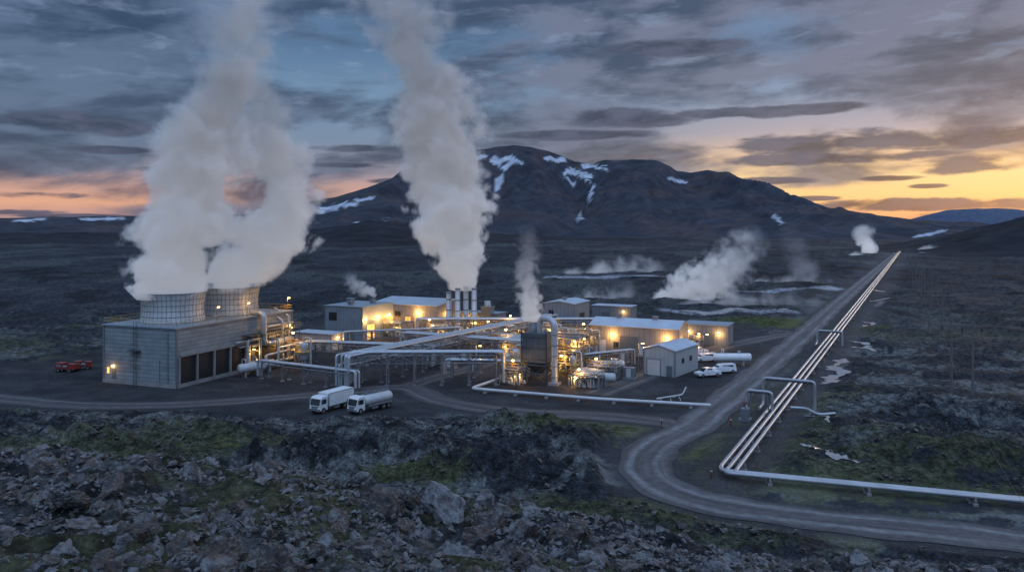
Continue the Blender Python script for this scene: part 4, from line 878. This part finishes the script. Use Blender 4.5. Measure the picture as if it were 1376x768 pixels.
def rubble(name,X,Y,S,seed):
    base=[]
    for i in range(10):
        m=rockmesh(500+i,False); v=np.array([tuple(p.co) for p in m.vertices]); f=[tuple(p.vertices) for p in m.polygons]; base.append((v,f))
    Z=terrain(X,Y); V=[];Fc=[];o=0
    r=np.random.default_rng(seed)
    for x,y,z,s in zip(X,Y,Z,S):
        v,f=base[r.integers(10)]; a=r.uniform(0,6.28); c,sn=math.cos(a),math.sin(a); b_=r.uniform(-.9,.9); cb_,sb_=math.cos(b_),math.sin(b_)
        w=v@np.array([[1,0,0],[0,cb_,sb_],[0,-sb_,cb_]])@np.array([[c,sn,0],[-sn,c,0],[0,0,1]])*s+np.array([x,y,z+s*.25]); V.append(w)
        Fc+=[tuple(k+o for k in q) for q in f]; o+=len(v)
    me=bpy.data.meshes.new(name); me.from_pydata(np.concatenate(V).tolist(),[],Fc); me.materials.append(RMt)
    ob=bpy.data.objects.new(name,me); COL.objects.link(ob); ob['kind']='stuff'; ob['label']='loose dark lava rubble covering the rocky ground'; ob['category']='rubble'
n=44000; Y=10+34*rng.random(n)**1.0; X=Y*rng.uniform(-.72,.72,n); k=pn(X/3.,Y/3.,210)+.5*pn(X/9.,Y/9.,211); kp=(k>-.16)|(rng.random(n)<.15); X,Y=X[kp],Y[kp]
rubble('lava_rubble',X,Y,(.03+.12*rng.random(len(X))**2.2+.11*(rng.random(len(X))>.94))*(.6+Y/45.),5)
n=17000; Y=66+72*rng.random(n); X=Y*rng.uniform(-.7,.7,n); k=fbm(X/7.,Y/5.,3,220)
uu=688+X/Y*F; vv=305+H*F/Y; strip=(np.exp(-((uu-400)/170)**2-((vv-570)/14)**2)+np.exp(-((uu-640)/110)**2-((vv-590)/20)**2)); kp=((k>.12)|(rng.random(n)<strip*.9))&(flatmask(X,Y)<.3); X,Y=X[kp],Y[kp]
rubble('boulder_field',X,Y,.12+.45*rng.random(len(X))**3,6)
# ---------------------------------------------------------------- steam
def plume(pts,D,label,dens=.5,soft=.25,nscale=.13,amp=1.6,rough=.62,tilt=0.,col=(.86,.92,1.0),fade=(1,1,.8,.5),step=.42,scatter_glow=(.20,.14,.06,.03),grow=.0,det=4,bil=.7):
    s=D/F; C=[((u-688)*s,30-(v-305)*s,hw*s) for u,v,hw in pts]
    o=np.array([C[0][0],C[0][1]]); e=np.array([C[-1][0],C[-1][1]]); 
    ax=(e-o)/np.hypot(*(e-o)) if tilt else np.array([0.,1.]); pr=np.array([ax[1],-ax[0]])
    loc=[]
    for x,z,r in C:
        d=np.array([x,z])-o; loc.append((float(d@ax),float(d@pr),r))
    hts=[l[0] for l in loc]; Hh=hts[-1]
    zs=np.linspace(0,Hh,26); cx=np.interp(zs,hts,[l[1] for l in loc]); rr=np.interp(zs,hts,[l[2] for l in loc])
    n=20; V=[];r0=random.Random(int(D*7+pts[0][0]))
    for i,z in enumerate(zs):
        for k in range(n):
            t=2*math.pi*k/n; q=rr[i]*(1.40+.10*math.sin(3*t+i*.9)+.06*r0.random()); 
            if i==0: q=rr[i]*.98
            V.append((cx[i]+q*math.cos(t),q*math.sin(t),z))
    Fc=[(i*n+k,i*n+(k+1)%n,(i+1)*n+(k+1)%n,(i+1)*n+k) for i in range(len(zs)-1) for k in range(n)]+[tuple(range(n))[::-1],tuple(range((len(zs)-1)*n,len(zs)*n))]
    me=bpy.data.meshes.new('steam_plume'); me.from_pydata(V,[],Fc); me.polygons.foreach_set('use_smooth',[True]*len(Fc))
    m=bpy.data.materials.new('steam_volume'); t=nt(m);N=t.nodes;L=t.links;N.remove(N['Principled BSDF'])
    def mm(op,a,b=None,c=None,cl=False):
        nd=N.new('ShaderNodeMath'); nd.operation=op; nd.use_clamp=cl
        for i,v in enumerate((a,b,c)):
            if v is None: continue
            if isinstance(v,(int,float)): nd.inputs[i].default_value=v
            else: L.new(v,nd.inputs[i])
        return nd.outputs[0]
    tc=N.new('ShaderNodeTexCoord');sp=N.new('ShaderNodeSeparateXYZ');L.new(tc.outputs['Object'],sp.inputs[0])
    tt=mm('DIVIDE',sp.outputs[2],Hh,None,True)
    def curve(xs,ys,lo,hi):
        fc=N.new('ShaderNodeFloatCurve'); cm=fc.mapping; c=cm.curves[0]
        xs=list(xs); ys=[(y-lo)/(hi-lo+1e-9) for y in ys]
        c.points[0].location=(xs[0],ys[0]); c.points[-1].location=(xs[-1],ys[-1])
        for x,y in list(zip(xs,ys))[1:-1]: c.points.new(x,y)
        cm.update(); L.new(tt,fc.inputs['Value']); return mm('MULTIPLY_ADD',fc.outputs[0],hi-lo,lo)
    xs=[h/Hh for h in hts]; cxs=[l[1] for l in loc]; rs=[l[2] for l in loc]
    cxn=curve(xs,cxs,min(cxs)-.01,max(cxs)+.01); rn=curve(xs,rs,0,max(rs)); dn=curve([0,.33,.66,1],fade,0,1.2); en=curve([0,.33,.66,1],scatter_glow,0,.5)
    dx=mm('SUBTRACT',sp.outputs[0],cxn); d=mm('SQRT',mm('ADD',mm('MULTIPLY',dx,dx),mm('MULTIPLY',sp.outputs[1],sp.outputs[1])))
    q=mm('SUBTRACT',1.,mm('DIVIDE',d,rn))
    mp=N.new('ShaderNodeMapping'); mp.inputs['Location'].default_value=(D*.37,pts[0][0]*.11,0); L.new(tc.outputs['Object'],mp.inputs[0])
    no=N.new('ShaderNodeTexNoise');no.inputs['Scale'].default_value=nscale;no.inputs['Detail'].default_value=det;no.inputs['Roughness'].default_value=rough;no.inputs['Distortion'].default_value=.3;L.new(mp.outputs[0],no.inputs['Vector'])
    nn=mm('MULTIPLY',mm('SUBTRACT',no.outputs['Fac'],.5),amp*2)
    if bil:
        vo=N.new('ShaderNodeTexVoronoi'); vo.inputs['Scale'].default_value=nscale*1.7; L.new(mp.outputs[0],vo.inputs['Vector'])
        nn=mm('ADD',nn,mm('MULTIPLY',mm('SUBTRACT',.5,vo.outputs['Distance']),bil))
    v=mm('ADD',mm('ADD',q,nn),grow)
    mrn=N.new('ShaderNodeMapRange'); mrn.interpolation_type='SMOOTHSTEP'; L.new(v,mrn.inputs[0]); mrn.inputs[1].default_value=0
    L.new(mm('MULTIPLY_ADD',tt,soft*3.5,soft),mrn.inputs[2])
    edge=mm('MULTIPLY',mm('MINIMUM',mm('MULTIPLY',mm('SUBTRACT',1.,tt),8.),1.),mm('MINIMUM',mm('MULTIPLY',mm('MAXIMUM',mm('ADD',q,.36),0.),5.),1.))
    den=mm('MULTIPLY',mm('MULTIPLY',mrn.outputs[0],mm('MULTIPLY',dn,dens)),edge)
    vs_=N.new('ShaderNodeVolumeScatter'); vs_.inputs['Color'].default_value=(*col,1); vs_.inputs['Anisotropy'].default_value=.1; L.new(den,vs_.inputs['Density'])
    em=N.new('ShaderNodeEmission'); em.inputs['Color'].default_value=(.70,.80,1.0,1); L.new(mm('MULTIPLY',den,en),em.inputs['Strength'])  # emission added with density, brightens steam in place of multiple scattering
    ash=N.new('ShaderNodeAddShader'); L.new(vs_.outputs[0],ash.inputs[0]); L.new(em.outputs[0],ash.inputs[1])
    out=[x for x in N if x.type=='OUTPUT_MATERIAL'][0]
    L.new(ash.outputs[0],out.inputs['Volume'])
    try: m.cycles.volume_step_rate=step
    except Exception as ex: print('step',ex)
    me.materials.append(m); ob=bpy.data.objects.new('steam_plume',me); COL.objects.link(ob)
    ob.location=(C[0][0],D,C[0][1])
    if tilt: ob.rotation_euler=(0,math.atan2(ax[0],ax[1]),0)
    ob['label']=label; ob['category']='steam'; ob['group']='steam plumes'
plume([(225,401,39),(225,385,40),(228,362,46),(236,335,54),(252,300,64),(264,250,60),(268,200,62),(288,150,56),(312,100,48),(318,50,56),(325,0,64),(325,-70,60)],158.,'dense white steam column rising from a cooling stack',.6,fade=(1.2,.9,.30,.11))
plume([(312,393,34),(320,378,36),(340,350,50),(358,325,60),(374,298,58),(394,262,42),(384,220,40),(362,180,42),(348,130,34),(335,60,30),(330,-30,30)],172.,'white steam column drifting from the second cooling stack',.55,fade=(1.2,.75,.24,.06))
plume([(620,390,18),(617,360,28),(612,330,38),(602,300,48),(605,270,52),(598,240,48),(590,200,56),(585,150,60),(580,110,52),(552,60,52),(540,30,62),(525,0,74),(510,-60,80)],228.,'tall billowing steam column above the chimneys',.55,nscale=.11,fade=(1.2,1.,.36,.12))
plume([(714,432,11),(712,400,17),(708,370,16),(710,340,17),(706,300,18)],156.,'thin steam column above the scrubber tower',.6,.3,.4,fade=(1,.7,.25,.08),scatter_glow=(.22,.16,.08,.04))
plume([(505,398,4),(490,388,10),(475,380,12),(462,370,12)],330.,'small steam puff behind the turbine building',.3,.3,.25,tilt=1,fade=(1,.8,.6,.3),scatter_glow=(.2,.15,.1,.06))
plume([(878,412,9),(905,397,20),(940,382,28),(975,362,32),(1000,335,28),(1025,308,22)],330.,'steam plume drifting from a fumarole across the plain',.26,.3,.16,amp=2.,tilt=1,fade=(1,1,.5,.2),scatter_glow=(.24,.2,.14,.07),grow=.06)
plume([(1085,400,10),(1082,370,18),(1072,335,24),(1060,295,20)],420.,'faint steam column rising from a fumarole',.05,.5,.1,amp=2.,fade=(1,.7,.4,.2),scatter_glow=(.15,.12,.1,.08),bil=0,grow=.05)
plume([(1172,344,6),(1166,332,11),(1160,318,12),(1162,300,12)],900.,'distant steam plume beside the road',.2,.3,.06,fade=(1,1,.7,.4),scatter_glow=(.28,.28,.2,.12),bil=0,grow=.08)
plume([(1140,347,6),(1152,346,9),(1170,348,6)],850.,'low distant steam patch',.12,.4,.06,tilt=1,scatter_glow=(.25,.25,.25,.25),bil=0,grow=.08)
plume([(725,378,8),(790,370,15),(850,362,19),(900,368,14)],520.,'low steam bank hanging over pale mineral flats',.10,.5,.09,amp=2.,tilt=1,fade=(1,1,1,.6),scatter_glow=(.2,.2,.2,.15),bil=0,grow=.03)
plume([(840,374,5),(846,362,8),(852,350,9),(850,338,8)],520.,'small steam puff rising over mineral flats',.10,.5,.12,fade=(1,1,.7,.4),scatter_glow=(.2,.2,.15,.1),bil=0,grow=.05)
plume([(775,408,9),(805,400,16),(835,398,16),(852,376,14)],330.,'low steam drifting behind the workshop',.16,.5,.16,amp=2.,tilt=1,fade=(1,1,.8,.5),scatter_glow=(.18,.18,.15,.1),bil=0,grow=.03)
plume([(905,420,8),(970,408,16),(1040,405,16),(1120,412,10)],300.,'low steam mist above a pale pool',.10,.5,.14,amp=2.1,tilt=1,fade=(.8,1,.9,.4),scatter_glow=(.18,.18,.15,.1),bil=0,grow=.0)
plume([(1000,392,8),(1050,384,15),(1100,382,13),(1135,390,8)],420.,'low steam mist over the lava plain',.08,.5,.12,amp=2.1,tilt=1,scatter_glow=(.18,.18,.18,.15),bil=0,grow=.0)
plume([(1172,420,4),(1180,410,6),(1190,400,7)],300.,'small steam wisp beside the pipeline',.15,.5,.3,tilt=1,scatter_glow=(.18,.18,.18,.15),bil=0,grow=.05)
plume([(1105,402,4),(1112,392,7),(1122,384,8)],380.,'small steam puff near the road',.14,.5,.25,tilt=1,scatter_glow=(.2,.2,.2,.15),bil=0,grow=.05)
plume([(1232,340,4),(1250,336,7),(1275,340,5)],950.,'distant steam over pale ground',.08,.5,.06,tilt=1,scatter_glow=(.25,.25,.25,.25),bil=0,grow=.08)
# ---------------------------------------------------------------- world
W=bpy.data.worlds.new('World'); sc.world=W; W.use_nodes=True; t=W.node_tree;N=t.nodes;L=t.links
bg=N['Background']
def mm(op,a,b=None,c=None,cl=False):
    nd=N.new('ShaderNodeMath'); nd.operation=op; nd.use_clamp=cl
    for i,v in enumerate((a,b,c)):
        if v is None: continue
        if isinstance(v,(int,float)): nd.inputs[i].default_value=v
        else: L.new(v,nd.inputs[i])
    return nd.outputs[0]
def lin(c): return tuple(((x/255)/12.92 if x/255<.04045 else ((x/255+.055)/1.055)**2.4) for x in c)+(1,)
def mixc(f,a,b):
    n=N.new('ShaderNodeMix'); n.data_type='RGBA'
    if isinstance(f,(int,float)): n.inputs[0].default_value=f
    else: L.new(f,n.inputs[0])
    for i,v in((6,a),(7,b)):
        if isinstance(v,tuple): n.inputs[i].default_value=v
        else: L.new(v,n.inputs[i])
    return n.outputs[2]
def ss(x,a,b):
    n=N.new('ShaderNodeMapRange'); n.interpolation_type='SMOOTHSTEP'; L.new(x,n.inputs[0]); n.inputs[1].default_value=a; n.inputs[2].default_value=b; return n.outputs[0]
tc=N.new('ShaderNodeTexCoord'); sp=N.new('ShaderNodeSeparateXYZ'); L.new(tc.outputs['Generated'],sp.inputs[0])
az=mm('ARCTAN2',sp.outputs[0],sp.outputs[1]); el=mm('ARCSINE',sp.outputs[2])
def A(u): return math.atan((u-688)/F)
def E(u,v): return math.atan((305-v)/F*math.cos(A(u)))
def ramp(stops):
    r=N.new('ShaderNodeValToRGB'); e=r.color_ramp.elements
    f=lambda v: max(0,min(1,(math.atan((305-v)/F*.9)+.02)/.6))
    e[0].position=f(stops[0][0]);e[0].color=lin(stops[0][1]); e[1].position=f(stops[-1][0]); e[1].color=lin(stops[-1][1])
    for v,c in stops[1:-1]: k=e.new(f(v)); k.color=lin(c)
    L.new(mm('DIVIDE',mm('ADD',el,.02),.6),r.inputs[0]); return r.outputs[0]
Lr=ramp([(310,(130,116,132)),(292,(180,144,144)),(272,(228,170,140)),(250,(200,158,148)),(225,(150,144,160)),(180,(118,138,164)),(110,(112,142,174)),(40,(84,116,152)),(-120,(110,140,180)),(-260,(150,178,214))])
Rr=ramp([(310,(186,140,125)),(290,(238,172,128)),(262,(255,206,142)),(235,(255,216,156)),(208,(238,198,160)),(170,(176,166,176)),(120,(132,150,178)),(50,(102,128,162)),(-120,(112,140,180)),(-260,(150,178,214))])
base=mixc(ss(az,A(620),A(1120)),Lr,Rr)
cb=N.new('ShaderNodeCombineXYZ'); L.new(mm('MULTIPLY',az,3.2),cb.inputs[0]); L.new(mm('MULTIPLY_ADD',el,11.,mm('MULTIPLY',az,-.5)),cb.inputs[1])
def noise(scale,det,off,dist=.4,ro=.55,vec=None):
    mp=N.new('ShaderNodeMapping'); mp.inputs['Location'].default_value=off; L.new(vec or cb.outputs[0],mp.inputs[0]); n=N.new('ShaderNodeTexNoise'); n.inputs['Scale'].default_value=scale;n.inputs['Detail'].default_value=det;n.inputs['Roughness'].default_value=ro;n.inputs['Distortion'].default_value=dist; L.new(mp.outputs[0],n.inputs['Vector']); return n.outputs['Fac']
n1=noise(1.0,7,(3.1,1.2,0),.3); n2=noise(2.4,7,(7.7,4.2,1),.2); n3=noise(5.,6,(1.7,9.2,2),.3)
up=ss(el,.03,.2)
c1=ss(mm('ADD',n1,mm('MULTIPLY',up,.12)),.46,.60)
colc=mixc(ss(n2,.36,.62),lin((44,62,90)),lin((92,110,138)))
colw=mixc(ss(az,A(300),A(900)),colc,mixc(ss(n2,.38,.62),lin((54,68,94)),lin((112,118,142))))
sky=mixc(mm('MULTIPLY',c1,.86),base,colw)
sky=mixc(mm('MULTIPLY',mm('MULTIPLY',ss(n3,.54,.70),up),.30),sky,lin((146,166,196)))
cover=None
for (u,v,wu,wv) in[(1190,188,240,15),(1130,213,170,8),(1320,218,110,12),(845,158,95,13),(770,182,110,7),(1250,275,180,8),(1350,290,130,7),(1190,239,42,4),(1080,267,45,3.5),(1245,250,26,3),(120,165,130,14),(160,202,90,5),(60,262,70,5),(30,285,60,4),(500,200,90,6),(480,222,60,4),(1030,243,60,5),(900,65,130,11),(240,228,60,5),(520,243,50,4),(950,270,60,4),(840,217,60,5),(100,290,110,3),(1010,150,160,8)]:
    a0=A(u);e0=E(u,v);wa=wu/F*math.cos(a0)**2;we=wv/F
    q=mm('ADD',mm('POWER',mm('ABSOLUTE',mm('DIVIDE',mm('SUBTRACT',az,a0),wa)),2.),mm('POWER',mm('ABSOLUTE',mm('DIVIDE',mm('SUBTRACT',el,e0),we)),2.))
    q=mm('SUBTRACT',1.,q); cover=q if cover is None else mm('MAXIMUM',cover,q)
cn=mm('ADD',mm('MAXIMUM',cover,-1.5),mm('MULTIPLY',mm('SUBTRACT',n2,.5),4.2)); cn=mm('ADD',cn,mm('MULTIPLY',mm('SUBTRACT',n3,.5),2.6))
cm=ss(cn,-.15,.7)
front=ss(sp.outputs[1],.0,.3)
sky=mixc(mm('MULTIPLY',mm('MULTIPLY',cm,.90),front),sky,mixc(ss(n3,.36,.62),lin((44,58,84)),lin((80,88,114))))
ns=N.new('ShaderNodeTexSky'); ns.sky_type='NISHITA'; ns.sun_disc=False; ns.sun_elevation=math.radians(3); ns.sun_rotation=math.radians(38)
add=N.new('ShaderNodeMix'); add.data_type='RGBA'; add.blend_type='ADD'; add.inputs[0].default_value=.008; L.new(sky,add.inputs[6]); L.new(ns.outputs[0],add.inputs[7])
back=mm('MULTIPLY',ss(mm('MULTIPLY',sp.outputs[1],-1.),-.1,.6),ss(el,-.02,.2))  # unseen sky behind the camera turned pale blue as added fill light
gain=mm('MULTIPLY_ADD',ss(el,.33,.8),2.1,1.0)  # sky above the visible band brightened, added to light the scene
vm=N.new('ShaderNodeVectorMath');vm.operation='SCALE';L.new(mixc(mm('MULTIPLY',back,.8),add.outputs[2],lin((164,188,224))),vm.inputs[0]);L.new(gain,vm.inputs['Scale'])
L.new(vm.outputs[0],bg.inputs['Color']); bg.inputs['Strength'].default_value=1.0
sl=bpy.data.lights.new('sun','SUN'); sl.energy=.5; sl.angle=math.radians(12); sl.color=(1,.78,.60); so=bpy.data.objects.new('sun',sl); COL.objects.link(so)
sa=math.radians(38); se=math.radians(6); d=Vector((math.sin(sa)*math.cos(se),math.cos(sa)*math.cos(se),math.sin(se))); so.rotation_euler=(-d).to_track_quat('-Z','Y').to_euler()
cam=bpy.data.cameras.new('camera'); co=bpy.data.objects.new('camera',cam); COL.objects.link(co); co.location=(0,0,30); co.rotation_euler=(math.radians(90),0,0)
cam.sensor_width=36; cam.lens=36*F/1376; cam.shift_y=-(384-305)/1376.; cam.clip_end=40000; cam.clip_start=.1
sc.camera=co
